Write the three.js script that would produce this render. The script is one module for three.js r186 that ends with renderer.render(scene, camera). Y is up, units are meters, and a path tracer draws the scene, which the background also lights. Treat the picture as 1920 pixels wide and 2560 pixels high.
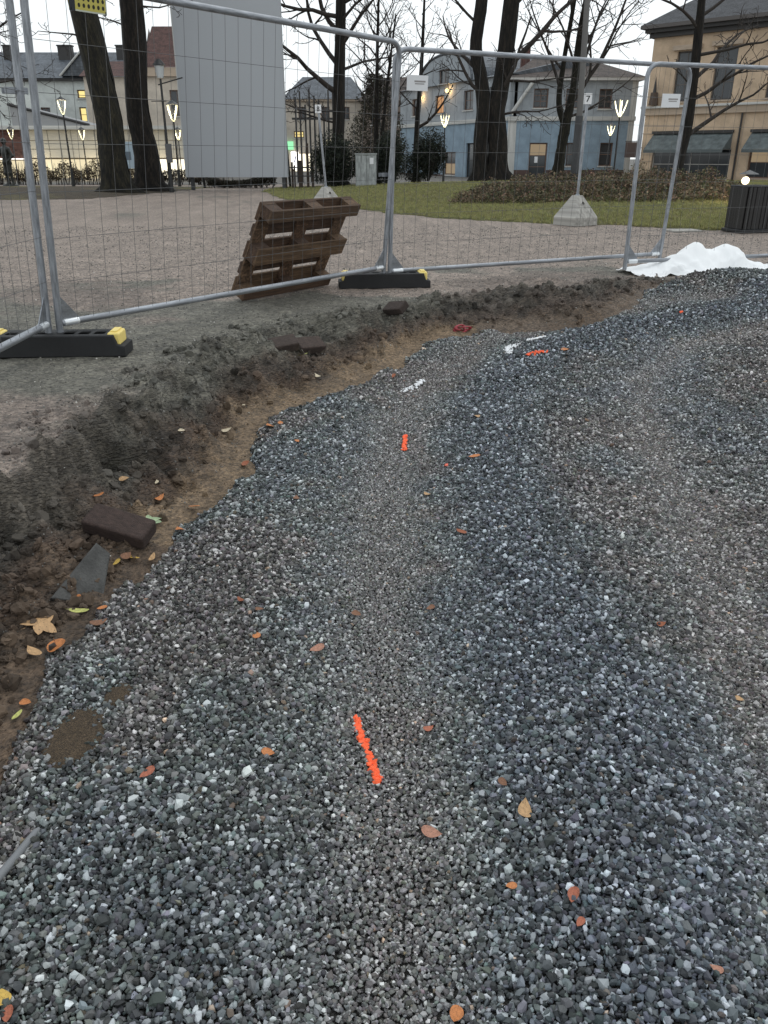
import * as THREE from 'three';
import { mergeGeometries } from 'three/addons/utils/BufferGeometryUtils.js';
import { RoundedBoxGeometry } from 'three/addons/geometries/RoundedBoxGeometry.js';
import { MarchingCubes } from 'three/addons/objects/MarchingCubes.js';
import { FontLoader } from 'three/addons/loaders/FontLoader.js';
import { TextGeometry } from 'three/addons/geometries/TextGeometry.js';
import { Brush, Evaluator, SUBTRACTION } from 'three-bvh-csg';

// ------------------------------------------------------------------ camera, sky, sun, exposure
// x is right, y up; d (metres ahead of the photographer) is -z
const scene = new THREE.Scene();
const camera = new THREE.PerspectiveCamera(65.24, 768 / 1024, 0.1, 900);
camera.position.set(0, 1.1, 0);
camera.rotation.set(THREE.MathUtils.degToRad(-24), 0, 0);
const renderer = new THREE.WebGLRenderer({ antialias: true });
renderer.setSize(768, 1024);
renderer.toneMapping = THREE.LinearToneMapping;
renderer.toneMappingExposure = 1.18;
renderer.shadowMap.enabled = true;

// ---- noise
function mulberry(a) { return () => { a |= 0; a = a + 0x6D2B79F5 | 0; let t = Math.imul(a ^ a >>> 15, 1 | a); t = t + Math.imul(t ^ t >>> 7, 61 | t) ^ t; return ((t ^ t >>> 14) >>> 0) / 4294967296; }; }
function h2(x, y) { let n = Math.imul(x, 374761393) + Math.imul(y, 668265263) | 0; n = Math.imul(n ^ n >>> 13, 1274126177); return ((n ^ n >>> 16) >>> 0) / 4294967296; }
function noise(x, y) { const ix = Math.floor(x), iy = Math.floor(y), fx = x - ix, fy = y - iy, u = fx * fx * (3 - 2 * fx), v = fy * fy * (3 - 2 * fy); const a = h2(ix, iy), b = h2(ix + 1, iy), c = h2(ix, iy + 1), e = h2(ix + 1, iy + 1); return (a + (b - a) * u + (c - a) * v + (a - b - c + e) * u * v) * 2 - 1; }
function fbm(x, y, o = 4) { let s = 0, a = 0.5; for (let i = 0; i < o; i++) { s += a * noise(x, y); x = x * 2.03 + 17.1; y = y * 2.03 + 5.3; a *= 0.5; } return s; }
function worley(x, y) { const ix = Math.floor(x), iy = Math.floor(y); let b = 9; for (let j = -1; j < 2; j++) for (let i = -1; i < 2; i++) { const cx = ix + i, cy = iy + j, dx = cx + h2(cx, cy + 71) - x, dy = cy + h2(cx + 133, cy) - y, q = dx * dx + dy * dy; if (q < b) b = q; } return Math.sqrt(b); }
const clamp = (x, a = 0, b = 1) => Math.min(b, Math.max(a, x));
const sstep = (a, b, x) => { const t = clamp((x - a) / (b - a)); return t * t * (3 - 2 * t); };
const lerp = (a, b, t) => a + (b - a) * t;
const mix3 = (a, b, t) => [lerp(a[0], b[0], t), lerp(a[1], b[1], t), lerp(a[2], b[2], t)];
const table = (rows, x) => { if (x <= rows[0][0]) return rows[0][1]; for (let i = 1; i < rows.length; i++) if (x <= rows[i][0]) return lerp(rows[i - 1][1], rows[i][1], (x - rows[i - 1][0]) / (rows[i][0] - rows[i - 1][0])); return rows[rows.length - 1][1]; };

// overcast evening sky: even white cloud deck with faint cloud structure
{
  const W = 1024, H = 512, a = new Float32Array(W * H * 4);
  for (let j = 0; j < H; j++) for (let i = 0; i < W; i++) {
    const el = (j / H - 0.5) * Math.PI, az = i / W * 2 * Math.PI, e = Math.max(0, Math.sin(el));
    const cx = Math.cos(az) / (e + 0.35), cy = Math.sin(az) / (e + 0.35);
    const n = fbm(cx * 1.6 + 9, cy * 1.6 + 4, 5);
    const f = 0.98 + 0.16 * n - 0.06 * e;
    const k = (j * W + i) * 4;
    a[k] = f * lerp(0.94, 0.84, e); a[k + 1] = f * lerp(0.985, 0.93, e); a[k + 2] = f * lerp(1.0, 1.02, e); a[k + 3] = 1;
  }
  const sky = new THREE.DataTexture(a, W, H, THREE.RGBAFormat, THREE.FloatType);
  sky.mapping = THREE.EquirectangularReflectionMapping; sky.magFilter = sky.minFilter = THREE.LinearFilter; sky.needsUpdate = true;
  scene.background = sky; scene.environment = sky;
}
const sun = new THREE.DirectionalLight(new THREE.Color(1, 0.96, 0.9), 0.5);
sun.position.set(8, 22, -16); sun.target.position.set(0, 0, -6);
sun.castShadow = true; sun.shadow.radius = 45; sun.shadow.mapSize.set(2048, 2048);
Object.assign(sun.shadow.camera, { left: -35, right: 35, top: 35, bottom: -35, near: 1, far: 120 });
scene.add(sun, sun.target);

// ------------------------------------------------------------------ helpers
const V = (x, y, d) => new THREE.Vector3(x, y, -d);
const lin = (r, g, b) => new THREE.Color().setRGB(r, g, b);
const names = {};
function numbered(n) { if (names[n] === undefined) { names[n] = 0; return n; } names[n]++; return n + '_' + String(names[n]).padStart(3, '0'); }
function sh(o) { o.castShadow = true; o.receiveShadow = true; return o; }
function obj(name, geo, mat, parent) { const m = sh(new THREE.Mesh(geo, mat)); m.name = parent ? name : numbered(name); (parent || scene).add(m); return m; }
function tag(o, label, category, group) { o.userData.label = label; o.userData.category = category; if (group) o.userData.group = group; return o; }
function thing(name, label, category, pos, turn = 0, group) { const g = new THREE.Group(); g.name = numbered(name); g.position.copy(pos); g.rotation.y = turn; scene.add(g); return tag(g, label, category, group); }
function kind(o, k, label) { o.userData.kind = k; if (label) o.userData.label = label; return o; }
function bx(x0, x1, y0, y1, z0, z1) { const g = new THREE.BoxGeometry(x1 - x0, y1 - y0, z1 - z0); g.translate((x0 + x1) / 2, (y0 + y1) / 2, (z0 + z1) / 2); return g; }
function rbx(w, h, l, r = 0.004) { return new RoundedBoxGeometry(w, h, l, 1, r); }
function cyl(r0, r1, h, n = 12) { const g = new THREE.CylinderGeometry(r1, r0, h, n); g.translate(0, h / 2, 0); return g; }
function bar(a, b, r, n = 8, r2 = r) { const v = new THREE.Vector3().subVectors(b, a), L = v.length(); const g = new THREE.CylinderGeometry(r2, r, L, n); g.translate(0, L / 2, 0); g.applyQuaternion(new THREE.Quaternion().setFromUnitVectors(new THREE.Vector3(0, 1, 0), v.normalize())); g.translate(a.x, a.y, a.z); return g; }
function merge(list) { return mergeGeometries(list.map(g => { g = g.index ? g.toNonIndexed() : g; for (const k of Object.keys(g.attributes)) if (!['position', 'normal', 'uv'].includes(k)) g.deleteAttribute(k); return g; })); }

// noise textures: colour grain and relief; size in metres is set through repeat
function tex(n, f, srgb = true) {
  const a = new Uint8Array(n * n * 4);
  for (let j = 0; j < n; j++) for (let i = 0; i < n; i++) { const c = f(i, j, n), k = (j * n + i) * 4; const q = Array.isArray(c) ? c : [c, c, c]; for (let m = 0; m < 3; m++) a[k + m] = clamp(q[m]) * 255; a[k + 3] = 255; }
  const t = new THREE.DataTexture(a, n, n); t.wrapS = t.wrapT = THREE.RepeatWrapping; t.magFilter = THREE.LinearFilter; t.minFilter = THREE.LinearMipmapLinearFilter; t.generateMipmaps = true; if (srgb) t.colorSpace = THREE.SRGBColorSpace; t.needsUpdate = true; return t;
}
// tiling value noise
function tn(x, y, p) { const ix = Math.floor(x), iy = Math.floor(y), fx = x - ix, fy = y - iy, u = fx * fx * (3 - 2 * fx), v = fy * fy * (3 - 2 * fy), m = (q) => ((q % p) + p) % p; const a = h2(m(ix), m(iy) + p * 31), b = h2(m(ix + 1), m(iy) + p * 31), c = h2(m(ix), m(iy + 1) + p * 31), e = h2(m(ix + 1), m(iy + 1) + p * 31); return (a + (b - a) * u + (c - a) * v + (a - b - c + e) * u * v) * 2 - 1; }
function tfbm(i, j, n, p, o = 4, sx = 1) { let s = 0, a = 0.5; for (let k = 0; k < o; k++) { s += a * tn(i / n * p * sx, j / n * p, p * (sx > 1 ? sx : 1)); p *= 2; a *= 0.55; } return s; }
const T = {
  dirt: tex(1024, (i, j, n) => { const v = 0.78 + 0.05 * tfbm(i, j, n, 16, 3) + 0.34 * tfbm(i, j, n, 128, 3); const s = h2(i >> 1, j >> 1); const w = s > 0.988 ? 0.35 : s < 0.03 ? -0.3 : 0; return [v + w, v * 0.985 + w, v * 0.96 + w]; }),
  dirtBump: tex(1024, (i, j, n) => 0.5 + 0.18 * tfbm(i, j, n, 40, 3) + 0.45 * tfbm(i, j, n, 160, 2), false),
  grain: tex(512, (i, j, n) => { const v = 0.84 + 0.2 * tfbm(i, j, n, 6, 5) + 0.08 * tfbm(i, j, n, 90, 2); return [v, v, v]; }),
  plaster: tex(512, (i, j, n) => { const v = 0.9 + 0.12 * tfbm(i, j, n, 4, 5) + 0.05 * tfbm(i, j, n, 100, 2); return [v, v * 0.995, v * 0.985]; }),
  wood: tex(512, (i, j, n) => { const g = tfbm(i, j, n, 3, 5, 1); const v = 0.75 + 0.22 * Math.sin((j / n * 40 + g * 3) * 2.2) * 0.4 + 0.3 * tfbm(i * 0.08, j, n, 64, 3) + 0.22 * tfbm(i, j, n, 5, 4); return [v, v * 0.96, v * 0.9]; }),
  bark: tex(512, (i, j, n) => { const v = 0.65 + 0.5 * tfbm(i, j * 0.25, n, 32, 3) + 0.3 * tfbm(i, j, n, 6, 4); return [v, v * 0.97, v * 0.9]; }),
  tile: tex(512, (i, j, n) => { const v = 0.8 + 0.2 * tfbm(i, j, n, 6, 4) + (j % 32 < 4 ? -0.22 : 0) + 0.2 * (h2(i >> 4, j >> 5) - 0.5); return [v, v, v]; }),
};
function rep(t, x, y = x) { const c = t.clone(); c.repeat.set(x, y); c.needsUpdate = true; return c; }
function std(c, rough = 0.85, o = {}) { return new THREE.MeshStandardMaterial({ color: Array.isArray(c) ? lin(...c) : c, roughness: rough, ...o }); }
const M = {
  steel: std([0.42, 0.44, 0.47], 0.5, { metalness: 0.55, map: rep(T.grain, 1, 3) }),
  wire: std([0.12, 0.12, 0.12], 0.7, { metalness: 0.2 }),
  sleeve: std([0.75, 0.77, 0.78], 0.35, { metalness: 0.5 }),
  rubber: std([0.018, 0.018, 0.019], 0.75, { map: T.grain }),
  yellow: std([0.85, 0.66, 0.2], 0.5),
  concrete: std([0.5, 0.475, 0.43], 0.9, { map: rep(T.grain, 2), bumpMap: T.dirtBump, bumpScale: 0.004 }),
  white: std([0.72, 0.72, 0.72], 0.6),
  black: std([0.012, 0.012, 0.013], 0.5),
  ink: std([0.02, 0.02, 0.02], 0.8),
  darkSteel: std([0.05, 0.052, 0.055], 0.5, { map: T.grain }),
  bark: std([0.028, 0.022, 0.018], 0.95, { map: T.bark, bumpMap: T.bark, bumpScale: 0.02 }),
  barkGreen: std([0.032, 0.029, 0.018], 0.95, { map: T.bark, bumpMap: T.bark, bumpScale: 0.02 }),
  twig: std([0.035, 0.028, 0.024], 0.95),
};

// ------------------------------------------------------------------ terrain functions
// lip: top edge of the dug bank, toe: edge of the laid gravel (x, d)
const LIP = [[-1.75, -4], [-1.7, 0], [-1.56, 1.8], [-1.44, 2.8], [-1.37, 3.07], [-1.24, 3.27], [-1.42, 3.5], [-1.33, 3.97], [-1.2, 4.39], [-1.18, 4.78], [-1.02, 5.11], [-0.86, 5.43], [-0.59, 5.93], [-0.18, 6.12], [0.12, 6.4], [0.63, 6.85], [1.19, 7.2], [1.81, 7.3], [2.3, 7.95], [2.8, 8.3], [3.98, 8.85], [7, 9.6], [14, 11]];
const TOE = [[-1.2, -4], [-1.15, 0], [-1.05, 1.5], [-1.07, 1.79], [-1.11, 1.98], [-1.13, 2.15], [-1.08, 2.29], [-1.04, 2.45], [-1.02, 2.62], [-0.95, 2.8], [-0.94, 3.09], [-0.83, 3.39], [-0.7, 3.73], [-0.79, 4.24], [-0.73, 4.53], [-0.55, 4.84], [-0.38, 4.94], [0.16, 5.82], [0.27, 6.26], [0.84, 6.66], [1.59, 6.67], [2.1, 7.24], [2.53, 7.8], [2.87, 8.05], [3.98, 8.55], [7, 9.3], [14, 10.6]];
const TRACKS = [[[0.03, -2], [0.03, 0.94], [0.03, 1.63], [0, 2.19], [0, 2.75], [0.02, 3.59], [0.09, 4.55], [0.34, 5.48], [0.83, 6.35], [1.56, 7.0], [3, 7.6]], [[0.8, -2], [0.88, 0.9], [0.96, 1.58], [1.2, 2.36], [1.38, 3.47], [1.5, 4.39], [1.75, 5.29], [2.3, 6.2], [3.4, 6.9], [6, 7.8]]];
function sdist(poly, x, d) { // signed distance, positive to the right of the line
  let best = 1e9, s = 1;
  for (let i = 0; i + 1 < poly.length; i++) {
    const ax = poly[i][0], ad = poly[i][1], bx_ = poly[i + 1][0] - ax, bd = poly[i + 1][1] - ad, px = x - ax, pd = d - ad;
    const t = clamp((px * bx_ + pd * bd) / (bx_ * bx_ + bd * bd)), qx = px - bx_ * t, qd = pd - bd * t, r = qx * qx + qd * qd;
    if (r < best - 1e-9) { best = r; s = bx_ * pd - bd * px > 0 ? -1 : 1; }
  }
  return Math.sqrt(best) * s;
}
const PIT = [[0, 0.33], [3.5, 0.33], [5, 0.29], [6, 0.24], [6.7, 0.19], [7.3, 0.11], [8, 0.04], [9, 0], [30, 0]];
function bankAt(x, d) {
  if (x < -2.6 || d > 12 || x > 14) return { a: -1, b: -2, q: -1 };
  const w = 0.12 * noise(x * 3.4 + 3, d * 3.4) + 0.06 * noise(x * 9, d * 9 + 7) + 0.03 * noise(x * 23, d * 23);
  const a = sdist(LIP, x, d) + w, b = sdist(TOE, x, d);
  return { a, b, q: a <= 0 ? a : b >= 0 ? 1 : clamp(a / (a - b)) };
}
function dirtH(x, d, k = bankAt(x, d)) {
  const D = table(PIT, d);
  const park = 0.010 * fbm(x * 1.7, d * 1.7, 3) + 0.005 * noise(x * 19, d * 19);
  if (k.a < -0.6) return park + farH(x, d);
  const edge = sstep(-0.55, 0, k.a);                       // crumbled strip before the lip
  let y = park - 0.015 * edge + edge * 0.012 * fbm(x * 9, d * 9, 3);
  const zone = k.a > -0.15 && k.b < 0.1 ? sstep(-0.15, 0.02, k.a) * sstep(0.1, -0.12, k.b) : 0;
  if (k.a > 0) {
    const q = k.q, cliff = d < 3.6 ? 0.5 : 0.18, pr = cliff * sstep(0, 0.11, q) + (1 - cliff) * sstep(0.04, 0.9, q);
    y = lerp(y, -D - (k.b > 0 ? 0.04 * sstep(0, 0.12, k.b) : 0), pr);
  }
  // clods, slumped lumps and runnels on the bank
  const ledge = d > 2.9 ? sstep(0.6, 0.85, k.q) : 0;
  const amp = zone * (1 - 0.75 * ledge) * clamp(0.35 + D * 2.2);
  const bill = 1 - Math.abs(fbm(x * 7 + 31, d * 7, 3)) * 2.6;
  const cl = Math.max(0, noise(x * 17 + 9, d * 17)) ** 2 + 0.7 * Math.max(0, noise(x * 31, d * 31 + 2)) ** 2;
  const wo = 0.1 * (0.5 - worley(x * 5.5 + 0.6 * noise(x * 9, d * 9), d * 5.5)) + 0.05 * (0.5 - worley(x * 12 + 3, d * 12));
  y += amp * (0.09 * fbm(x * 3.6, d * 3.6 + 11, 3) + 0.02 * bill - 0.02 + 0.03 * cl + wo);
  // dug soil heaped along the far edge
  const heap = (cx, cd, sx, sd, hh) => hh * Math.exp(-(((x - cx) / sx) ** 2) - ((d - cd) / sd) ** 2);
  if (d > 5.6 && d < 9) { const hp = heap(1.35, 7.02, 0.55, 0.2, 0.1) + heap(0.5, 6.75, 0.35, 0.15, 0.05) + heap(1.95, 7.45, 0.3, 0.2, 0.06) + heap(1.5, 7.75, 0.5, 0.12, 0.045) + heap(-0.3, 6.0, 0.35, 0.14, 0.05); y += hp * (1 + 0.9 * fbm(x * 11, d * 11, 3) + 0.5 * cl); }
  // big slumped blocks near the left bank
  if (d < 5 && x < -0.7) { y += heap(-1.28, 2.72, 0.14, 0.16, 0.03) - heap(-1.3, 3.5, 0.07, 0.13, 0.13) - heap(-1.22, 3.42, 0.09, 0.07, 0.06) + heap(-1.05, 4.85, 0.13, 0.2, 0.05) - heap(-1.06, 3.25, 0.08, 0.1, 0.03); }
  return y + farH(x, d);
}
function farH(x, d) { return -0.42 * sstep(37, 52, d); }
function trackAt(x, d) { return Math.min(Math.abs(sdist(TRACKS[0], x, d)), Math.abs(sdist(TRACKS[1], x, d))); }
function gravelH(x, d, b = sdist(TOE, x, d)) {
  const D = table(PIT, d), t = trackAt(x, d);
  const t0 = sdist(TRACKS[0], x, d);
  let y = -D - 0.028 * Math.exp(-((t / 0.2) ** 2)) + 0.03 * Math.exp(-(((t0 - 0.52) / 0.24) ** 2)) + 0.02 * Math.exp(-(((t0 + 0.42) / 0.3) ** 2)) + 0.014 * fbm(x * 2.2 + 5, d * 2.2, 3);
  y += 0.06 * Math.exp(-(((x - 3.4) / 0.75) ** 2) - ((d - 8.05) / 0.3) ** 2) + 0.05 * sstep(6.5, 8.5, d) * sstep(1.5, 3, x);
  const bb = b + 0.05 * noise(x * 9, d * 9) + 0.03 * noise(x * 23, d * 23);
  y -= 0.075 * (1 - sstep(-0.03, 0.13, bb));
  if (bb < -0.03) y -= (-0.03 - bb) * 0.8;
  return y;
}
const groundY = (x, d) => { const k = bankAt(x, d), y = dirtH(x, d, k); return k.b > -0.2 ? Math.max(y, gravelH(x, d)) : y; };

function axis(parts) { const out = []; for (const [a, b, s] of parts) { const n = Math.max(1, Math.round((b - a) / s)); for (let i = 0; i < n; i++) out.push(a + (b - a) * i / n); } out.push(parts[parts.length - 1][1]); return out; }
function sheet(xs, ds, hf, cf) {
  const nx = xs.length, nd = ds.length, pos = new Float32Array(nx * nd * 3), uv = new Float32Array(nx * nd * 2), col = cf && new Float32Array(nx * nd * 3), idx = [], drop = new Uint8Array(nx * nd);
  for (let j = 0; j < nd; j++) for (let i = 0; i < nx; i++) {
    const k = j * nx + i, x = xs[i], d = ds[j], y = hf(x, d);
    if (y === null) { drop[k] = 1; continue; }
    pos[k * 3] = x; pos[k * 3 + 1] = y; pos[k * 3 + 2] = -d; uv[k * 2] = x - y * 1.1; uv[k * 2 + 1] = d + y * 1.4;
    if (cf) { const c = cf(x, d, y); col[k * 3] = c[0]; col[k * 3 + 1] = c[1]; col[k * 3 + 2] = c[2]; }
  }
  for (let j = 0; j + 1 < nd; j++) for (let i = 0; i + 1 < nx; i++) { const a = j * nx + i, b = a + 1, c = a + nx, e = c + 1; if (drop[a] || drop[b] || drop[c] || drop[e]) continue; idx.push(a, b, c, b, e, c); }
  const g = new THREE.BufferGeometry(); g.setAttribute('position', new THREE.BufferAttribute(pos, 3)); g.setAttribute('uv', new THREE.BufferAttribute(uv, 2)); if (cf) g.setAttribute('color', new THREE.BufferAttribute(col, 3)); g.setIndex(idx); g.computeVertexNormals(); return g;
}

// ------------------------------------------------------------------ ground
let soilColour;
{
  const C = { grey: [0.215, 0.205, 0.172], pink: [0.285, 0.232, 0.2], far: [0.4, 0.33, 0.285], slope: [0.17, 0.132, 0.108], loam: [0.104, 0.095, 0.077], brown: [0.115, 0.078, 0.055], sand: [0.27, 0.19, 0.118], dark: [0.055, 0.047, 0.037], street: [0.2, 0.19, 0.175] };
  const colour = (x0, d0, y) => {
    const k = bankAt(x0, d0), x = x0 - y * 1.1, d = d0 + y * 1.4, n = fbm(x * 0.9 + 4, d * 0.9, 4), m = fbm(x * 3.1, d * 3.1 + 8, 4), f = fbm(x * 12, d * 12, 3);
    let c = mix3(C.grey, C.pink, sstep(-0.15, 0.2, n + 0.4 * m + 0.4 * Math.exp(-(((x0 + 1.75) / 0.5) ** 2) - ((d0 - 3.4) / 0.9) ** 2)));
    c = mix3(c, C.far, sstep(0.3, 0.5, 0.9 * fbm(x * 0.8 + 2, d * 0.8, 4) + 0.15 * m + clamp((d0 - 4.2) / 6.5, 0, 0.9)));   // paler ground beyond the fence: wet sheen painted into its colour, patchy edge
    c = mix3(c, C.street, sstep(36, 36.6, d0));
    if (k.a > -0.7) {
      const a = k.a + 0.25 * m;
      c = mix3(c, C.loam, 0.85 * sstep(d0 < 4.3 ? -0.06 : -0.2, 0.06, a) * (d0 < 4.3 ? 1 : sstep(-0.45, 0.1, n + 0.6 * m)));
      if (k.a > 0) {
        const q = k.q + 0.22 * m;
        c = mix3(c, d < 3.1 ? C.brown : mix3(C.brown, C.slope, sstep(-0.2, 0.25, n + m)), sstep(0.2, 0.55, q));
        const sandy = d0 < 2.9 ? 0.25 : x0 > 0.75 ? 0.3 : 1;
        c = mix3(c, C.sand, sandy * sstep(0.5, 0.8, q));
        c = mix3(c, C.dark, 0.6 * sstep(0.12, 0.35, fbm(x * 6.3 + 50, d * 6.3, 3)) * sstep(1.0, 0.6, q));
      }
    }
    const s = 1 + 0.4 * f + 0.15 * m; return [c[0] * s, c[1] * s, c[2] * s];
  };
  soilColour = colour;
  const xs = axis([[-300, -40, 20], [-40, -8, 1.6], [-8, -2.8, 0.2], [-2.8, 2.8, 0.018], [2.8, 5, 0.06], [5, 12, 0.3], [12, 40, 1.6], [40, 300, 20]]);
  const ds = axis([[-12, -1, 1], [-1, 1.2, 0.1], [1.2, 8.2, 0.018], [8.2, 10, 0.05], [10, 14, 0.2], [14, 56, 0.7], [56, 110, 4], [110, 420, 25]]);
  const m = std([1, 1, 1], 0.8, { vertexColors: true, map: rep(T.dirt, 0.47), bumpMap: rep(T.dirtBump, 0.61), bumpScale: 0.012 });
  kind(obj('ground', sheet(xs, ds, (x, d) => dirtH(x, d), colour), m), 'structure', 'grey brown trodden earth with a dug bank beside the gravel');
}
const inPit = (x, d, m = 0) => sdist(TOE, x, d) > m;
{
  const xs = axis([[-1.6, 8, 0.03]]), ds = axis([[-1, 10.5, 0.03]]);
  const m = std([0.07, 0.067, 0.062], 0.9, { map: rep(T.dirt, 1.5), bumpMap: rep(T.dirtBump, 2), bumpScale: 0.012 });
  kind(obj('gravel_bed', sheet(xs, ds, (x, d) => { const b = sdist(TOE, x, d); return b < -0.15 ? null : gravelH(x, d, b) - 0.004; }), m), 'structure', 'compacted fines under the loose crushed gravel');
}

// ------------------------------------------------------------------ gravel stones
function stoneGeo(seed, detail = 0) {
  const r = mulberry(seed); let g = new THREE.IcosahedronGeometry(0.5, detail); const p = g.attributes.position, seen = {};
  for (let i = 0; i < p.count; i++) { const k = [p.getX(i), p.getY(i), p.getZ(i)].map(v => v.toFixed(3)).join(); const s = seen[k] ??= [0.55 + 0.75 * r(), 0.55 + 0.75 * r(), 0.55 + 0.75 * r()]; p.setXYZ(i, p.getX(i) * s[0], p.getY(i) * s[1], p.getZ(i) * s[2]); }
  g.computeVertexNormals(); return g;
}
const STONES = [stoneGeo(3), stoneGeo(8), stoneGeo(21), stoneGeo(34)];
const stoneMat = std([1, 1, 1], 0.62);
function instanced(name, geo, mat, list, parent) { // list rows: matrix, [r,g,b]
  const im = sh(new THREE.InstancedMesh(geo, mat, list.length)); im.name = parent ? name : numbered(name); const c = new THREE.Color();
  list.forEach(([m, k], i) => { im.setMatrixAt(i, m); if (k) im.setColorAt(i, c.setRGB(k[0], k[1], k[2])); });
  (parent || scene).add(im); return im;
}
const _q = new THREE.Quaternion(), _e = new THREE.Euler(), _p = new THREE.Vector3(), _s = new THREE.Vector3();
const mat4 = (p, e, s) => new THREE.Matrix4().compose(p, _q.setFromEuler(e), s);
{
  const rng = mulberry(77), lists = [[], [], [], []];
  const gauss = () => Math.sqrt(-2 * Math.log(rng() + 1e-9)) * Math.cos(6.283 * rng());
  const GREEN = [0.94, 1.02, 0.985], BLUE = [0.87, 0.98, 1.1], BROWN = [1.1, 1.0, 0.93];
  const put = (x, d, b, lift, big) => {
    const t = Math.min(Math.abs(sdist(TRACKS[0], x, d)), Math.abs(sdist(TRACKS[1], x, d)) + 0.13), t0 = sdist(TRACKS[0], x, d), far = 1 + 0.3 * sstep(3.5, 8, d);
    const fine = Math.exp(-((t / (0.21 + 0.05 * noise(x * 3, d * 3))) ** 2));
    let size = lerp(0.0134, 0.008, fine) * (0.7 + 0.75 * rng() ** 1.6) * far * (big || 1);
    if (rng() < 0.05) size *= 1.45;
    const ridge = Math.exp(-(((t0 - 0.52) / 0.28) ** 2));
    const z = 1.5 * fbm(x * 1.6 + 40, d * 1.6, 3) + 0.45 * noise(x * 6, d * 6);
    const wb = clamp(0.8 * fine + 0.9 * sstep(0.1, 0.45, z) - ridge + (t0 > 0.8 ? 0.45 : 0)), wl = clamp(ridge * 0.9 + sstep(0.0, 0.5, -z) * 0.5 - fine * 0.5);
    let tint = mix3(GREEN, BROWN, wb); tint = mix3(tint, BLUE, wl);
    let l = Math.exp(Math.log(lerp(0.088, 0.128, fine) * (1 - 0.12 * ridge)) + lerp(0.74, 0.55, fine) * gauss());
    const w = rng(); if (w < 0.035) l = 0.45 + 0.25 * rng(); else if (w < 0.1) l = 0.28 + 0.12 * rng();
    l = Math.min(l, 0.7);
    const c = tint.map(v => l * (l > 0.26 ? 1 + (v - 1) * 0.6 : v) * (1 + (l > 0.26 ? 0.012 : 0.05) * gauss()));
    if (w > 0.985) { c[0] *= 1.35; c[2] *= 0.75; }
    _p.set(x, gravelH(x, d, b) + size * (0.12 + lift + 0.22 * rng()), -d); _e.set(rng() * 6.3, rng() * 6.3, rng() * 6.3);
    _s.set(size * (0.85 + 0.5 * rng()), size * (0.6 + 0.4 * rng()), size * (0.75 + 0.7 * rng()));
    lists[(rng() * 4) | 0].push([mat4(_p, _e, _s), c]);
  };
  let d = 0.45;
  while (d < 9.6) {
    const step = 0.0082 * (1 + 0.75 * sstep(3, 8, d));
    const xr = Math.min(0.53 * d + 1.2, 7.5);
    for (let x = -1.5; x < xr; x += step) {
      const px = x + (rng() - 0.5) * step * 1.5, pd = d + (rng() - 0.5) * step * 1.5, b = sdist(TOE, px, pd);
      if (b < -0.1) { if (b < -0.3) x += -b * 0.5; continue; }
      if (b < 0.12 && gravelH(px, pd, b) < dirtH(px, pd) - 0.006) continue;
      // bare patches of sand showing through
      const bare = Math.max(Math.exp(-(((px + 0.83) / 0.075) ** 2) - ((pd - 1.72) / 0.13) ** 2), Math.exp(-(((px + 0.77) / 0.04) ** 2) - ((pd - 1.9) / 0.06) ** 2));
      if (bare > 0.35 + 0.4 * rng()) continue;
      put(px, pd, b, 0);
      const fine = Math.exp(-((trackAt(px, pd) / 0.21) ** 2));
      for (let q = 0; q < 3; q++) if (rng() < fine * 0.85) put(px + (rng() - 0.5) * step, pd + (rng() - 0.5) * step, b, 0);
      if (rng() < 0.2 * (1 - fine)) put(px, pd, b, 0.45);
    }
    d += step;
  }
  // scattered stones rolled onto the bank and park side
  const g = new THREE.Group(); g.name = numbered('gravel'); scene.add(g); kind(g, 'stuff', 'loose grey crushed gravel covering the excavated strip');
  lists.forEach((l, i) => instanced('gravel_stones', STONES[i], stoneMat, l, g));
  console.log('stones', lists.map(l => l.length).join());
}
// sand patch showing through the gravel
{
  const xs = axis([[-1.08, -0.6, 0.02]]), ds = axis([[1.45, 2.05, 0.02]]);
  const g = sheet(xs, ds, (x, d) => { const m = Math.max(Math.exp(-(((x + 0.83) / 0.075) ** 2) - ((d - 1.72) / 0.13) ** 2), Math.exp(-(((x + 0.77) / 0.04) ** 2) - ((d - 1.9) / 0.06) ** 2)); return gravelH(x, d) - 0.01 + 0.02 * sstep(0.15, 0.5, m) + 0.006 * fbm(x * 30, d * 30, 2); });
  kind(obj('sand_patch', g, std([0.15, 0.105, 0.062], 0.9, { map: rep(T.dirt, 2.5), bumpMap: rep(T.dirtBump, 3), bumpScale: 0.01 })), 'structure', 'small patch of brown sand showing through the gravel');
}
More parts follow.
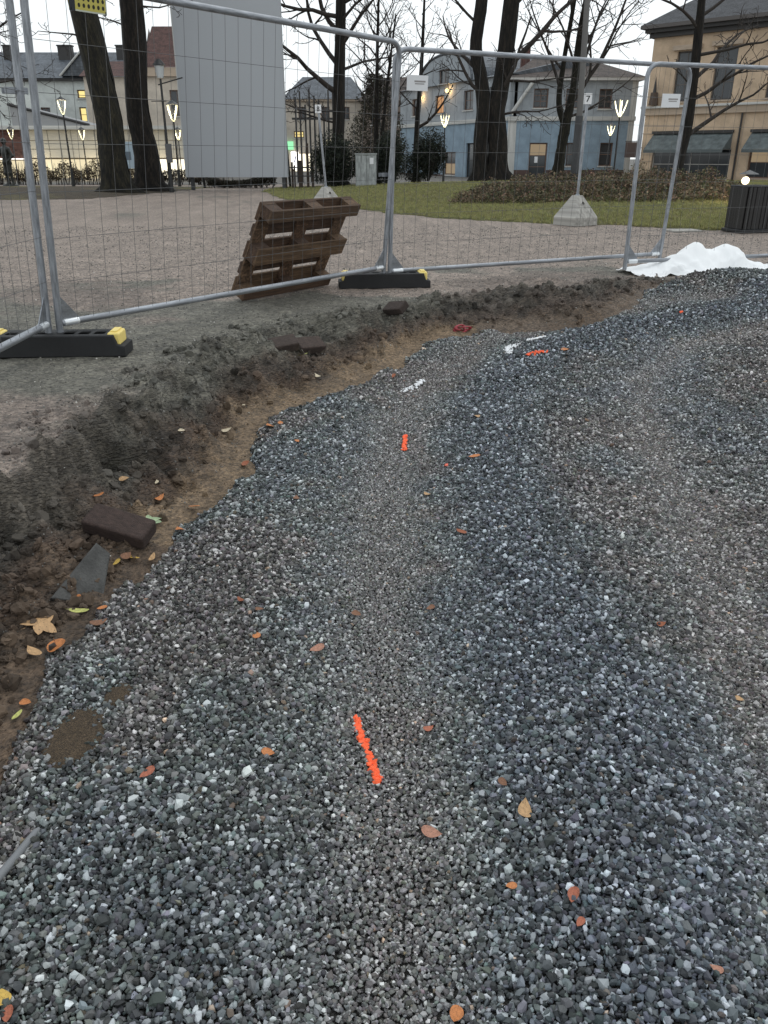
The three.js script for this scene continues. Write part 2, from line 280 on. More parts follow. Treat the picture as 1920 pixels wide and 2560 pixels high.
// pebbles and crumbs on the earth, clods on the bank
{
  const rng = mulberry(5), peb = [], clod = [];
  for (let i = 0; i < 60000; i++) {
    const d = 1.5 + 13 * rng() ** 1.3, x = -0.56 * d - 0.6 + rng() * (1.1 * d + 1.4), k = bankAt(x, d);
    if (k.b > -0.02) continue;
    const bank = k.a > -0.2, s = (0.003 + 0.007 * rng() ** 4) * (1 + 0.08 * d);
    const l = rng() < 0.05 ? 0.3 + 0.25 * rng() : 0.07 + 0.1 * rng();
    _p.set(x, dirtH(x, d, k) + s * 0.15, -d); _e.set(rng() * 6, rng() * 6, rng() * 6); _s.set(s * 1.3, s * 0.8, s);
    peb.push([mat4(_p, _e, _s), [l * 1.06, l, l * 0.9]]);
  }
  for (let i = 0; i < 110000; i++) {
    const d = 1.3 + 7.2 * rng(), x = -1.8 + 4.6 * rng(), k = bankAt(x, d);
    if (k.a < -0.25 || k.b > 0.02) continue; if (k.q > 0.72 && d > 2.9 && rng() < 0.85) continue; if (k.a < 0.02 && rng() < 0.5) continue;
    const s = 0.003 + 0.007 * rng() + 0.05 * rng() ** 22 + (d < 2.9 ? 0.028 * rng() ** 9 : 0);
    const yy = dirtH(x, d, k), c = soilColour(x, d, yy).map(q => q * 0.62); const v = 0.55 + 0.8 * rng();
    _p.set(x, dirtH(x, d, k) + s * 0.15, -d); _e.set(rng() * 6, rng() * 6, rng() * 6); _s.set(s * (0.9 + 0.6 * rng()), s * (0.6 + 0.3 * rng()), s * (0.8 + 0.5 * rng()));
    clod.push([mat4(_p, _e, _s), c.map(q => q * v)]);
  }
  const big = [];
  for (let i = 0; i < 5200; i++) {
    const d = 1.2 + 6.6 * rng(), x = -1.8 + 4.4 * rng(), k = bankAt(x, d);
    const near = d < 3.1 ? 1 : d > 6.2 && x > 0.4 ? 0.8 : 0.22;
    if (k.a < -0.05 || k.b > -0.02 || (k.q > 0.75 && d > 2.9 && x < 0.75) || rng() > near) continue;
    const s = 0.016 + 0.05 * rng() ** 2.6, yy = dirtH(x, d, k), c = soilColour(x, d, yy).map(q => q * 0.6), v = 0.7 + 0.6 * rng();
    _p.set(x, yy + s * 0.08, -d); _e.set(rng() * 6, rng() * 6, rng() * 6); _s.set(s * (0.9 + 0.7 * rng()), s * (0.6 + 0.4 * rng()), s * (0.8 + 0.5 * rng()));
    big.push([mat4(_p, _e, _s), c.map(q => q * v)]);
  }
  const cg = new THREE.IcosahedronGeometry(0.5, 3); { const p = cg.attributes.position; for (let i = 0; i < p.count; i++) { const x = p.getX(i), y = p.getY(i), z = p.getZ(i), f = 0.78 + 0.34 * fbm(x * 3.1 + z * 1.7 + 5, y * 3.1 - z * 2.2, 3) + 0.12 * noise(x * 11 + z * 5, y * 11 + z * 7); p.setXYZ(i, x * f * 1.2, y * f * 1.2, z * f * 1.2); } cg.computeVertexNormals(); }
  kind(instanced('soil_clods', cg, std([1, 1, 1], 0.95), big), 'stuff', 'lumps of broken soil on the dug bank');
  kind(instanced('pebbles', STONES[1], std([1, 1, 1], 0.8), peb), 'stuff', 'small pebbles strewn over the trodden earth');
  kind(instanced('soil_crumbs', stoneGeo(55, 1), std([1, 1, 1], 0.95), clod), 'stuff', 'crumbs and clods of dark soil on the dug bank');
}

// ------------------------------------------------------------------ lawn, planting
const LAWN = [[-4.2, 29.3], [-2.8, 23.4], [-1.57, 21], [0, 17.9], [1.4, 15.84], [2.75, 15], [3.75, 14.7], [4.8, 13.9], [5.9, 13.4], [8, 13.6], [14, 15], [22, 20], [22, 35], [-2, 35], [-4, 33], [-4.2, 29.3]];
function inside(poly, x, d) { let c = false; for (let i = 0, j = poly.length - 1; i < poly.length; j = i++) { const [xi, yi] = poly[i], [xj, yj] = poly[j]; if (yi > d !== yj > d && x < (xj - xi) * (d - yi) / (yj - yi) + xi) c = !c; } return c; }
function polyDist(poly, x, d) { return Math.abs(sdist(poly, x, d)) * (inside(poly, x, d) ? 1 : -1); }
const lawnH = (x, d) => { const e = polyDist(LAWN, x, d) + 0.12 * noise(x * 3, d * 3) + 0.06 * noise(x * 9, d * 9); return e < -0.6 ? null : 0.36 * sstep(0, 9, e) + (e < 0.1 ? -0.06 + 0.25 * clamp(e, -0.6, 0.3) : 0.0) + 0.02 + 0.02 * fbm(x, d, 2) - (d > 34 ? 0 : 0); };
const STRIP = [[-30, 24], [-12, 23.2], [-8.5, 24.3], [-7.4, 29], [-6.9, 33], [-30, 34], [-30, 24]];
const stripH = (x, d) => { const e = polyDist(STRIP, x, d) + 0.15 * noise(x * 2, d * 2); return e < -0.5 ? null : 0.02 + 0.05 * clamp(e, -1, 1); };
{
  const green = [0.215, 0.225, 0.08], olive = [0.235, 0.21, 0.09], brown = [0.13, 0.1, 0.065];
  const cf = (x, d) => { const n = fbm(x * 0.8, d * 0.8, 4), f = fbm(x * 5, d * 5, 3); const c = mix3(green, olive, sstep(-0.3, 0.3, n)); const s = 1 + 0.4 * f; return c.map(v => v * s * 1.05); };
  const m = std([1, 1, 1], 0.95, { vertexColors: true, map: rep(T.dirt, 0.7), bumpMap: rep(T.dirtBump, 1), bumpScale: 0.03 });
  kind(obj('lawn', sheet(axis([[-5, 9, 0.12], [9, 23, 0.3]]), axis([[12.5, 22, 0.1], [22, 36, 0.25]]), lawnH, cf), m), 'structure', 'mossy green lawn rising gently behind the fence');
  kind(obj('lawn', sheet(axis([[-31, -6, 0.2]]), axis([[22, 35, 0.15]]), stripH, (x, d) => { const n = fbm(x * 0.7, d * 0.7, 4), f = fbm(x * 5, d * 5, 3); return mix3(brown, olive, sstep(-0.1, 0.3, n)).map(v => v * (1 + 0.4 * f)); }), m), 'structure', 'worn brownish grass strip under the leaning trees');
  // blades
  const rng = mulberry(31), blade = new THREE.BufferGeometry(), P = [];
  for (let k = 0; k < 5; k++) { const a = k * 1.26 + 0.3, lx = Math.cos(a), lz = Math.sin(a), w = 0.006, h = 0.75 + 0.25 * (k % 3) / 2; P.push(-lz * w + lx * 0.01, 0, lx * w + lz * 0.01, lz * w + lx * 0.01, 0, -lx * w + lz * 0.01, lx * 0.035, 0.05 * h, lz * 0.035); }
  blade.setAttribute('position', new THREE.BufferAttribute(new Float32Array(P), 3)); blade.computeVertexNormals();
  const list = [];
  for (let i = 0; i < 60000; i++) {
    const d = 13.2 + 19 * rng() ** 1.5, x = -5 + rng() * (0.56 * d + 6), y = lawnH(x, d); if (y === null || y < 0.0 || polyDist(LAWN, x, d) < 0.02) continue;
    const s = 0.7 + 0.7 * rng(); _p.set(x, y - 0.004, -d); _e.set((rng() - 0.5) * 0.6, rng() * 6.3, (rng() - 0.5) * 0.6); _s.set(s, s, s);
    const c = mix3(green, olive, rng()), v = 0.8 + 0.8 * rng(); list.push([mat4(_p, _e, _s), c.map(q => q * v)]);
  }
  kind(instanced('grass', blade, std([1, 1, 1], 0.9, { side: THREE.DoubleSide }), list), 'stuff', 'short grass of the mossy lawn');
}
// leaf geometry shared by shrubs
function leafTri(seed) { const r = mulberry(seed), P = []; for (let k = 0; k < 4; k++) { const c = [r() - 0.5, r() - 0.5, r() - 0.5], a = r() * 6.3, b = r() * 6.3; const u = [Math.cos(a), Math.sin(a) * 0.6, Math.sin(b)], v = [Math.sin(b) * 0.5, Math.cos(b), -Math.cos(a) * 0.5]; P.push(c[0] - u[0] * .3, c[1] - u[1] * .3, c[2] - u[2] * .3, c[0] + v[0] * .18, c[1] + v[1] * .18, c[2] + v[2] * .18, c[0] + u[0] * .3, c[1] + u[1] * .3, c[2] + u[2] * .3); P.push(c[0] - u[0] * .3, c[1] - u[1] * .3, c[2] - u[2] * .3, c[0] + u[0] * .3, c[1] + u[1] * .3, c[2] + u[2] * .3, c[0] - v[0] * .18, c[1] - v[1] * .18, c[2] - v[2] * .18); } return P; }
const LEAFSETS = [1, 2, 3, 4, 5, 6].map(leafTri);
function foliage(points, size, rng, cols) { // points: [x,y,z], one mesh with vertex colours per leaf cluster
  const n = points.length, per = LEAFSETS[0].length, pos = new Float32Array(n * per), col = new Float32Array(n * per);
  points.forEach(([x, y, z], i) => { const L = LEAFSETS[(rng() * 6) | 0], a = rng() * 6.3, ca = Math.cos(a), sa = Math.sin(a), s = size * (0.6 + 0.8 * rng()), c = cols[(rng() * cols.length) | 0], v = 0.6 + 0.8 * rng(); for (let k = 0; k < per; k += 3) { const o = i * per + k; pos[o] = x + s * (L[k] * ca - L[k + 2] * sa); pos[o + 1] = y + s * L[k + 1]; pos[o + 2] = z + s * (L[k] * sa + L[k + 2] * ca); col[o] = c[0] * v; col[o + 1] = c[1] * v; col[o + 2] = c[2] * v; } });
  const g = new THREE.BufferGeometry(); g.setAttribute('position', new THREE.BufferAttribute(pos, 3)); g.setAttribute('color', new THREE.BufferAttribute(col, 3)); g.computeVertexNormals(); return g;
}
const leafMat = new THREE.MeshPhysicalMaterial({ color: 0xffffff, roughness: 0.9, vertexColors: true, side: THREE.DoubleSide });
// brownish ground cover bed on the lawn
{
  const rng = mulberry(91), pts = [], BED = [[1.5, 19.9], [3, 18.9], [5, 18.6], [7.6, 18.2], [8.6, 19], [8.6, 22], [5, 23.5], [2.3, 22.3], [1.5, 19.9]], g = new THREE.Group(); g.name = numbered('ground_cover'); scene.add(g);
  const tw = [];
  for (let i = 0; i < 26000; i++) {
    const x = 1.3 + 7.6 * rng(), d = 18 + 5.6 * rng(), e = polyDist(BED, x, d); if (e < 0) continue;
    const H = (0.2 + 0.26 * sstep(0, 1, e)) * (0.75 + 0.5 * noise(x * 1.6, d * 1.6) + 0.3 * noise(x * 4, d * 4)), y = (lawnH(x, d) || 0) + H * Math.sqrt(rng()); pts.push([x, y, -d]);
    if (i % 14 === 0) { const b = (lawnH(x, d) || 0), p0 = V(x, b, d); tw.push(bar(p0, p0.clone().add(new THREE.Vector3((rng() - .5) * .25, H * 1.05, (rng() - .5) * .25)), 0.006, 3, 0.003)); }
  }
  obj('leaves', foliage(pts, 0.075, rng, [[0.13, 0.098, 0.06], [0.1, 0.092, 0.048], [0.17, 0.1, 0.068], [0.08, 0.092, 0.04], [0.22, 0.165, 0.1]]), leafMat, g);
  obj('stems', merge(tw), M.twig, g);
  kind(g, 'stuff', 'low brownish ground cover shrubs on the lawn');
}
// ------------------------------------------------------------------ shrubs
function blob(rng, n, rx, ry, rz, lumps = 7) { // points through an uneven rounded volume standing on y = 0
  const L = []; for (let k = 0; k < lumps; k++) L.push([(rng() - 0.5) * 1.1 * rx, ry * (0.3 + 0.5 * rng()), (rng() - 0.5) * 1.1 * rz, 0.42 + 0.3 * rng()]);
  const out = []; while (out.length < n) { const l = L[(rng() * lumps) | 0], a = rng() * 6.283, u = rng() * 2 - 1, r = Math.cbrt(0.25 + 0.75 * rng()) * l[3], s = Math.sqrt(1 - u * u); const y = l[1] + u * r * ry * 0.75; if (y < 0.02) continue; out.push([l[0] + Math.cos(a) * s * r * rx, y, l[2] + Math.sin(a) * s * r * rz]); }
  return out;
}
function shrub(label, x, y, d, rx, ry, rz, seed, cols, size = 0.09, n = 2600, group) {
  const rng = mulberry(seed), t = thing('shrub', label, 'shrub', V(x, y, d), 0, group);
  obj('foliage', foliage(blob(rng, n, rx, ry, rz), size, rng, cols), leafMat, t);
  const st = []; for (let k = 0; k < 7; k++) { const a = rng() * 6.3; st.push(bar(new THREE.Vector3(Math.cos(a) * 0.06, 0, Math.sin(a) * 0.06), new THREE.Vector3(Math.cos(a) * rx * 0.6, ry * 0.8, Math.sin(a) * rz * 0.6), 0.02, 5, 0.006)); }
  kind(obj('stem', merge(st), M.twig, t), 'stuff'); return t;
}
const EVER = [[0.02, 0.028, 0.018], [0.03, 0.036, 0.02], [0.014, 0.02, 0.014], [0.025, 0.026, 0.02]];
shrub('dark evergreen shrub left of the grey cabinet', -1.8, 0.1, 31, 1.05, 1.55, 0.8, 11, EVER, 0.1, 5200);
shrub('dark evergreen shrub right of the grey cabinet, behind fence post', 0.3, 0.2, 31, 0.8, 1.5, 0.8, 12, EVER, 0.1, 4600);
shrub('rounded dark evergreen shrub in front of blue house', 1.6, 0.25, 32, 0.95, 1.5, 0.8, 13, EVER, 0.1, 5000);
// hedges on the left
{
  const hedge = (label, x0, x1, d, h, seed, cols, n, dens) => {
    const rng = mulberry(seed), t = thing('hedge', label, 'hedge', V((x0 + x1) / 2, 0, d)), pts = [], st = [], w = x1 - x0;
    for (let i = 0; i < n; i++) { const x = (rng() - 0.5) * w; pts.push([x, h * (0.3 + 0.7 * rng()) * (0.85 + 0.3 * noise(x * 1.7, seed)), (rng() - 0.5) * 0.7]); }
    for (let i = 0; i < w * dens; i++) { const x = (rng() - 0.5) * w, z = (rng() - 0.5) * 0.5; st.push(bar(new THREE.Vector3(x, 0, z), new THREE.Vector3(x + (rng() - 0.5) * 0.4, h * (0.7 + 0.35 * rng()), z + (rng() - 0.5) * 0.3), 0.014, 4, 0.005)); }
    obj('foliage', foliage(pts, 0.1, rng, cols), leafMat, t); kind(obj('stem', merge(st), M.twig, t), 'stuff');
  };
  hedge('thin leafless hedge in front of the lit pavilion', -22, -10.2, 36, 0.85, 61, [[0.05, 0.035, 0.02], [0.09, 0.06, 0.03], [0.04, 0.03, 0.02]], 6500, 26);
  hedge('low dark clipped hedge below the tall white screen', -6.6, -4.1, 32.5, 0.42, 62, [[0.03, 0.03, 0.018], [0.04, 0.03, 0.02]], 2600, 14);
  hedge('short hedge beside the trunk of the leaning trees', -9.6, -7.2, 36, 0.55, 63, [[0.03, 0.028, 0.02], [0.06, 0.04, 0.025]], 1500, 12);
}

// ------------------------------------------------------------------ bare trees
class Tubes {
  constructor() { this.pos = []; this.nor = []; this.uv = []; this.idx = []; }
  add(pts, rad, n) {
    const base = this.pos.length / 3, t = new THREE.Vector3(), a = new THREE.Vector3(), b = new THREE.Vector3(); let len = 0;
    for (let i = 0; i < pts.length; i++) {
      t.subVectors(pts[Math.min(i + 1, pts.length - 1)], pts[Math.max(i - 1, 0)]).normalize();
      if (i === 0) a.set(Math.abs(t.y) > 0.8 ? 1 : 0, Math.abs(t.y) > 0.8 ? 0 : 1, 0);
      a.addScaledVector(t, -a.dot(t)).normalize(); b.crossVectors(t, a);
      if (i) len += pts[i].distanceTo(pts[i - 1]);
      for (let k = 0; k <= n; k++) { const q = k / n * 6.2832, c = Math.cos(q), s = Math.sin(q), nx = a.x * c + b.x * s, ny = a.y * c + b.y * s, nz = a.z * c + b.z * s; const r = typeof rad[i] === 'function' ? rad[i](q) : rad[i]; this.pos.push(pts[i].x + nx * r, pts[i].y + ny * r, pts[i].z + nz * r); this.nor.push(nx, ny, nz); this.uv.push(k / n * 2, len * 0.8); }
    }
    for (let i = 0; i + 1 < pts.length; i++) for (let k = 0; k < n; k++) { const p = base + i * (n + 1) + k, q = p + n + 1; this.idx.push(p, p + 1, q, p + 1, q + 1, q); }
  }
  build() { const g = new THREE.BufferGeometry(); g.setAttribute('position', new THREE.Float32BufferAttribute(this.pos, 3)); g.setAttribute('normal', new THREE.Float32BufferAttribute(this.nor, 3)); g.setAttribute('uv', new THREE.Float32BufferAttribute(this.uv, 2)); g.setIndex(this.idx); return g; }
}
function grow(tb, p, dir, len, r, lvl, o, rng) {
  const n = Math.max(3, Math.ceil(len / (lvl === 0 ? 0.5 : 0.32))), pts = [p.clone()], rad = [r], c = p.clone(), v = dir.clone().normalize(), st = len / n, kids = [];
  for (let i = 1; i <= n; i++) {
    v.x += (rng() - 0.5) * o.wander; v.y += (rng() - 0.5) * o.wander + o.up; v.z += (rng() - 0.5) * o.wander; v.normalize();
    c.addScaledVector(v, st); pts.push(c.clone()); const rr = Math.max(o.rmin * 0.7, r * (1 - 0.72 * i / n)); rad.push(rr);
    if (lvl < o.levels && i > n * 0.18 && rng() < o.dens[lvl] * st) kids.push([c.clone(), v.clone(), rr, 1 - 0.55 * i / n]);
  }
  tb.add(pts, rad, r > 0.06 ? 7 : r > 0.02 ? 5 : 3);
  for (const [q, w, rr, f] of kids) {
    const ax = new THREE.Vector3(rng() - 0.5, rng() - 0.5, rng() - 0.5).cross(w).normalize(), nd = w.clone().applyAxisAngle(ax, 0.5 + 0.7 * rng());
    grow(tb, q, nd, len * f * (0.4 + 0.3 * rng()), Math.max(o.rmin, rr * (0.45 + 0.25 * rng())), lvl + 1, o, rng);
  }
}
const OPT = { wander: 0.48, up: 0.05, rmin: 0.0115, levels: 3, dens: [3.4, 5, 5.5] };
function tree(label, base, stems, limbs, seed, o = {}, mats = [M.bark, M.twig], group) {
  const rng = mulberry(seed), t = thing('bare_tree', label, 'tree', base, 0, group); o = { ...OPT, ...o };
  const tk = new Tubes(), cr = new Tubes();
  for (const s of stems) { // rows: x, y, z offset, radius
    const cv = new THREE.CatmullRomCurve3(s.map(r => new THREE.Vector3(r[0], r[1], r[2]))), n = 26, pts = [], rad = [];
    for (let i = 0; i <= n; i++) { const u = i / n, k = u * (s.length - 1), j = Math.min(s.length - 2, k | 0), r = lerp(s[j][3], s[j + 1][3], k - j); pts.push(cv.getPoint(u)); rad.push((q) => r * (1 + 0.07 * Math.sin(q * 3 + u * 7 + seed) + 0.05 * Math.sin(q * 5 - u * 13) + 0.06 * noise(u * 30, q * 2 + seed)) * (1 + 0.55 * Math.exp(-pts[i].y / 0.22))); }
    pts[0].y -= 0.25; tk.add(pts, rad, 14);
  }
  for (const [x, y, z, dx, dy, dz, len, r] of limbs) grow(cr, new THREE.Vector3(x, y, z), new THREE.Vector3(dx, dy, dz), len, r, 0, o, rng);
  obj('trunk', tk.build(), mats[0], t); obj('crown', cr.build(), mats[1], t); return t;
}
function crownLimbs(seed, x, y0, y1, n, len, r) { const g = mulberry(seed), out = []; for (let i = 0; i < n; i++) { const a = i * 2.4 + g(), y = lerp(y0, y1, i / (n - 1)); out.push([x, y, 0, Math.cos(a), 0.5 + 0.6 * i / n, Math.sin(a), len * (0.7 + 0.5 * g()) * (1 - 0.3 * i / n), r * (1 - 0.4 * i / n)]); } return out; }
// two leaning trunks on the left
tree('thick dark trunk leaning left, nearer of the two leaning trees', V(-8.55, 0, 27.7), [[[0, 0, 0, 0.46], [-0.02, 1, 0, 0.41], [0.02, 2, 0, 0.4], [-0.12, 3.2, 0, 0.39], [-0.42, 5.3, 0, 0.37], [-0.9, 8, 0, 0.28], [-1.1, 11, 0, 0.14]]], [...crownLimbs(71, -0.85, 7.5, 10.8, 9, 4.5, 0.14), [-0.25, 4.3, 0, -1, 0.25, 0.3, 1.5, 0.035], [-0.5, 5.6, 0, 0.8, 0.1, 0.3, 2, 0.04]], 71, {}, [M.barkGreen, M.twig]);
tree('thick dark trunk standing beside the tall white screen', V(-7.95, 0, 29.3), [[[0, 0, 0, 0.45], [0.02, 1.2, 0, 0.4], [-0.12, 2.6, 0, 0.36], [-0.02, 4, 0, 0.36], [0.05, 5.5, 0, 0.36], [0.2, 8.5, 0, 0.27], [0.2, 11, 0, 0.14]]], [...crownLimbs(72, 0.2, 7.5, 10.8, 9, 4.5, 0.14), [0.1, 5.4, 0, 1, -0.1, 0.2, 1.8, 0.035], [-0.1, 4.8, 0, -1, 0.2, 0.3, 1.4, 0.03]], 72);
// tree off the left edge
tree('tree with fine bare twigs reaching in at the upper left edge', V(-15.2, 0, 31), [[[0, 0, 0, 0.3], [0.2, 3, 0, 0.24], [0.1, 6, 0, 0.18], [0, 9, 0, 0.1]]], [[0.15, 2.6, 0, 0.6, 0.8, 0.2, 3.4, 0.08], [0.15, 3.6, 0, 1, 0.6, 0.2, 3.8, 0.09], [0.1, 4.4, 0, 1, 0.35, -0.3, 3.4, 0.07], [0.1, 5.2, 0, 1, 0.5, 0.3, 3.2, 0.07], [0.1, 5.6, 0, 1, 0.1, 0.2, 3.4, 0.07], [0.1, 3.2, 0, 1, 0.2, -0.4, 3.2, 0.06], [0.1, 6, 0, -1, 0.8, 0.3, 3, 0.07], [0.1, 4, 0, -1, 0.5, 0.3, 3, 0.07], [0.05, 8, 0, 0.3, 1, 0.3, 3, 0.06]], 73, { up: 0.02 });
// centre tree with long low limbs
tree('dark tree with long low limbs above the bushes', V(-1.72, 0, 33), [[[0, 0, 0, 0.3], [0, 1.5, 0, 0.23], [0.06, 3.5, 0, 0.21], [0.2, 6, 0, 0.18], [0.25, 9, 0, 0.12], [0.3, 12, 0, 0.05]]],
  [[0, 3.2, 0, -1, 0.6, 0.2, 3.6, 0.1], [0.05, 4.1, 0, -1, 0.75, -0.2, 3.4, 0.09], [0.1, 5.1, 0, -1, 0.55, 0.1, 4, 0.09], [0.1, 5.6, 0, -0.9, 0.3, 0.4, 3.4, 0.08], [0, 2.6, 0, -1, 0.15, 0.2, 2.4, 0.05], [0, 2.2, 0, -1, -0.05, -0.2, 2.3, 0.045], [0.1, 4.6, 0, 1, 0.8, 0.2, 2.8, 0.08], [0.1, 3.9, 0, 1, 0.5, -0.3, 2.4, 0.06], [0.15, 5.4, 0, 1, 0.6, 0.4, 2.6, 0.06], ...crownLimbs(74, 0.22, 6, 11, 8, 3.6, 0.08)], 74, { up: 0.035, wander: 0.55 });
tree('slender twiggy tree rising right of the dark trunk', V(-0.35, 0, 35.5), [[[0, 0, 0, 0.1], [0.05, 2.5, 0, 0.08], [0.1, 5, 0, 0.06], [0.2, 8, 0, 0.03]], [[0.1, 0, 0.1, 0.08], [0.4, 3, 0.1, 0.06], [0.8, 6, 0.1, 0.03]]], [...crownLimbs(75, 0.08, 2.4, 7.5, 22, 2.4, 0.04), ...crownLimbs(76, 0.55, 3, 6, 14, 2, 0.035)], 75, { up: 0.08, rmin: 0.0095, dens: [3.4, 4.6, 5] });
tree('thin tree with one long branch to the right, before the blue gable', V(1.35, 0.05, 37), [[[0, 0, 0, 0.13], [0.02, 2, 0, 0.11], [0.15, 4, 0, 0.08], [0.25, 7, 0, 0.04]]], [[0.02, 2.1, 0, 1, 0.7, 0.1, 2.4, 0.07], [0.05, 2.8, 0, -1, 0.7, 0.2, 1.6, 0.04], [0.1, 4, 0, 0.6, 1, 0.3, 2, 0.04], ...crownLimbs(77, 0.15, 4, 6.6, 7, 1.8, 0.03)], 77, { up: 0.06, dens: [2.2, 3, 3.4] });
tree('twin trunked brown tree on the mound in front of the blue house', V(3.65, 0.36, 30), [[[-0.3, 0, 0, 0.24], [-0.36, 1.2, 0, 0.24], [-0.3, 2.1, 0, 0.25], [-0.42, 3, 0, 0.22], [-0.66, 4, 0, 0.2], [-0.55, 5.2, 0, 0.19], [-0.4, 8, 0, 0.12]], [[0.28, 0, 0, 0.34], [0.22, 1.2, 0, 0.31], [0.12, 2.1, 0, 0.3], [0.25, 3, 0, 0.28], [0.42, 5.2, 0, 0.26], [0.5, 8, 0, 0.2], [0.5, 11, 0, 0.1]]],
  [[-0.35, 2.6, 0, -1, 0.75, 0.3, 2.4, 0.07], [-0.45, 3.2, 0, -0.9, 0.9, -0.3, 2.6, 0.07], [0.2, 2.6, 0.1, 0.3, 1, 0.6, 2.4, 0.08], [0.4, 3.4, 0, 0.8, 0.9, 0.1, 4, 0.1], [0.3, 3, 0, 1, 0.15, 0.3, 2.6, 0.05], [0.3, 2, 0, 1, 0.35, 0.5, 2.2, 0.045], [-0.6, 4.6, 0, -1, 0.5, 0.2, 2.4, 0.05], [0.4, 5, 0, 1, 0.6, 0.2, 2.8, 0.06], ...crownLimbs(78, 0.48, 6.5, 10.5, 8, 4, 0.1), ...crownLimbs(79, -0.45, 6, 8, 5, 3, 0.08)], 78, { up: 0.05 });
tree('vase shaped tree with mossy trunk left of the tall grey lamp mast', V(6.25, 0.34, 31), [[[-0.05, 0, 0, 0.2], [0.0, 1, 0, 0.17], [0.1, 1.95, 0, 0.18]], [[0.08, 1.7, 0, 0.12], [-0.2, 2.4, 0, 0.1], [-0.16, 3.6, 0, 0.08], [0.05, 5.6, 0, 0.06], [0.1, 7, 0, 0.03]], [[0.1, 1.7, 0, 0.16], [0.25, 2.8, 0, 0.13], [0.3, 4.4, 0, 0.1], [0.45, 6, 0, 0.06], [0.5, 8, 0, 0.03]]],
  [[0.2, 2.4, 0, 1, 1.3, 0.1, 4.4, 0.08], [0.25, 2.8, 0, 0.6, 1.2, -0.4, 3.6, 0.07], [0.2, 2, 0, 1, 0.35, 0.3, 2.4, 0.05], [-0.18, 2.8, 0, -0.7, 1.1, 0.2, 3, 0.06], [-0.15, 3.4, 0, -0.9, 0.9, -0.2, 2.6, 0.045], [0.3, 3.6, 0, 0.7, 1, 0.2, 3, 0.05], [0.28, 3.4, 0, -0.4, 1, 0.3, 2.8, 0.05], [0.35, 4.8, 0, 0.5, 1, 0.2, 2.4, 0.04], [0, 5, 0, -0.3, 1, 0, 2.4, 0.04]], 80, { up: 0.045, wander: 0.36 }, [M.barkGreen, M.twig]);
tree('tree with sprawling branches in front of the beige house', V(10.1, 0.2, 30), [[[0, 0, 0, 0.2], [0.05, 1, 0, 0.17], [0.15, 1.8, 0, 0.16], [0.15, 3, 0, 0.15], [0.1, 4.5, 0, 0.14], [0.0, 6.5, 0, 0.1], [-0.1, 9, 0, 0.04]]],
  [[0.15, 1.5, 0, 1, 0.6, 0.1, 2.8, 0.085], [0.15, 2.6, 0, 0.9, 0.5, 0.2, 3, 0.07], [0.15, 3.2, 0, 1, 0.75, -0.2, 3.2, 0.07], [0.13, 3.9, 0, 1, 0.3, 0.3, 3, 0.06], [0.12, 3, 0, -1, 0.5, 0.3, 1.3, 0.035], [0.1, 4.6, 0, -1, 0.6, 0.2, 2.6, 0.06], [0.1, 5, 0, 1, 0.6, -0.2, 2.8, 0.06], [0, 5.8, 0, -0.9, 0.9, -0.2, 2.6, 0.05], ...crownLimbs(82, -0.05, 6.5, 8.6, 6, 2.6, 0.05)], 82, { up: 0.03, wander: 0.5 });
// narrow evergreen behind the fence post
{
  const rng = mulberry(44), t = thing('evergreen_tree', 'dark conical evergreen tree behind the middle fence post', 'tree', V(-0.35, 0, 38)), pts = [], tb = new Tubes();
  for (let i = 0; i < 4200; i++) { const y = 0.3 + 3.9 * rng(), a = rng() * 6.3, r = (1.9 * (1 - y / 5.2) + 0.15) * Math.sqrt(0.2 + 0.8 * rng()) * (0.8 + 0.4 * noise(a * 2, y * 3)); pts.push([Math.cos(a) * r, y, Math.sin(a) * r]); }
  tb.add([new THREE.Vector3(0, -0.2, 0), new THREE.Vector3(0, 2, 0), new THREE.Vector3(0, 3.9, 0)], [0.14, 0.1, 0.02], 8);
  obj('trunk', tb.build(), M.bark, t); obj('crown', foliage(pts, 0.13, rng, [[0.045, 0.045, 0.026], [0.055, 0.05, 0.03], [0.06, 0.045, 0.034], [0.035, 0.038, 0.024]]), leafMat, t);
}

// ------------------------------------------------------------------ fence
const font = await new FontLoader().loadAsync('fonts/droid/droid_sans_bold.typeface.json');
function frameTube(L, H, lean = 0) { // inverted U with rounded top corners
  const r = 0.13, c = new THREE.CurvePath(), v = (x, y) => new THREE.Vector3(x, y, 0);
  c.add(new THREE.LineCurve3(v(0, 0.02), v(0, H - r))); c.add(new THREE.QuadraticBezierCurve3(v(0, H - r), v(0, H), v(r, H)));
  c.add(new THREE.LineCurve3(v(r, H), v(L - r, H))); c.add(new THREE.QuadraticBezierCurve3(v(L - r, H), v(L, H), v(L, H - r))); c.add(new THREE.LineCurve3(v(L, H - r), v(L, 0.02)));
  const n = 12, pts = []; for (const q of c.curves) for (let i = 0; i <= n; i++) pts.push(q.getPoint(i / n));
  const tb = new Tubes(), rad = pts.map(() => 0.0205), clean = pts.filter((p, i) => i === 0 || p.distanceTo(pts[i - 1]) > 1e-4); tb.add(clean, rad, 12); return tb.build();
}
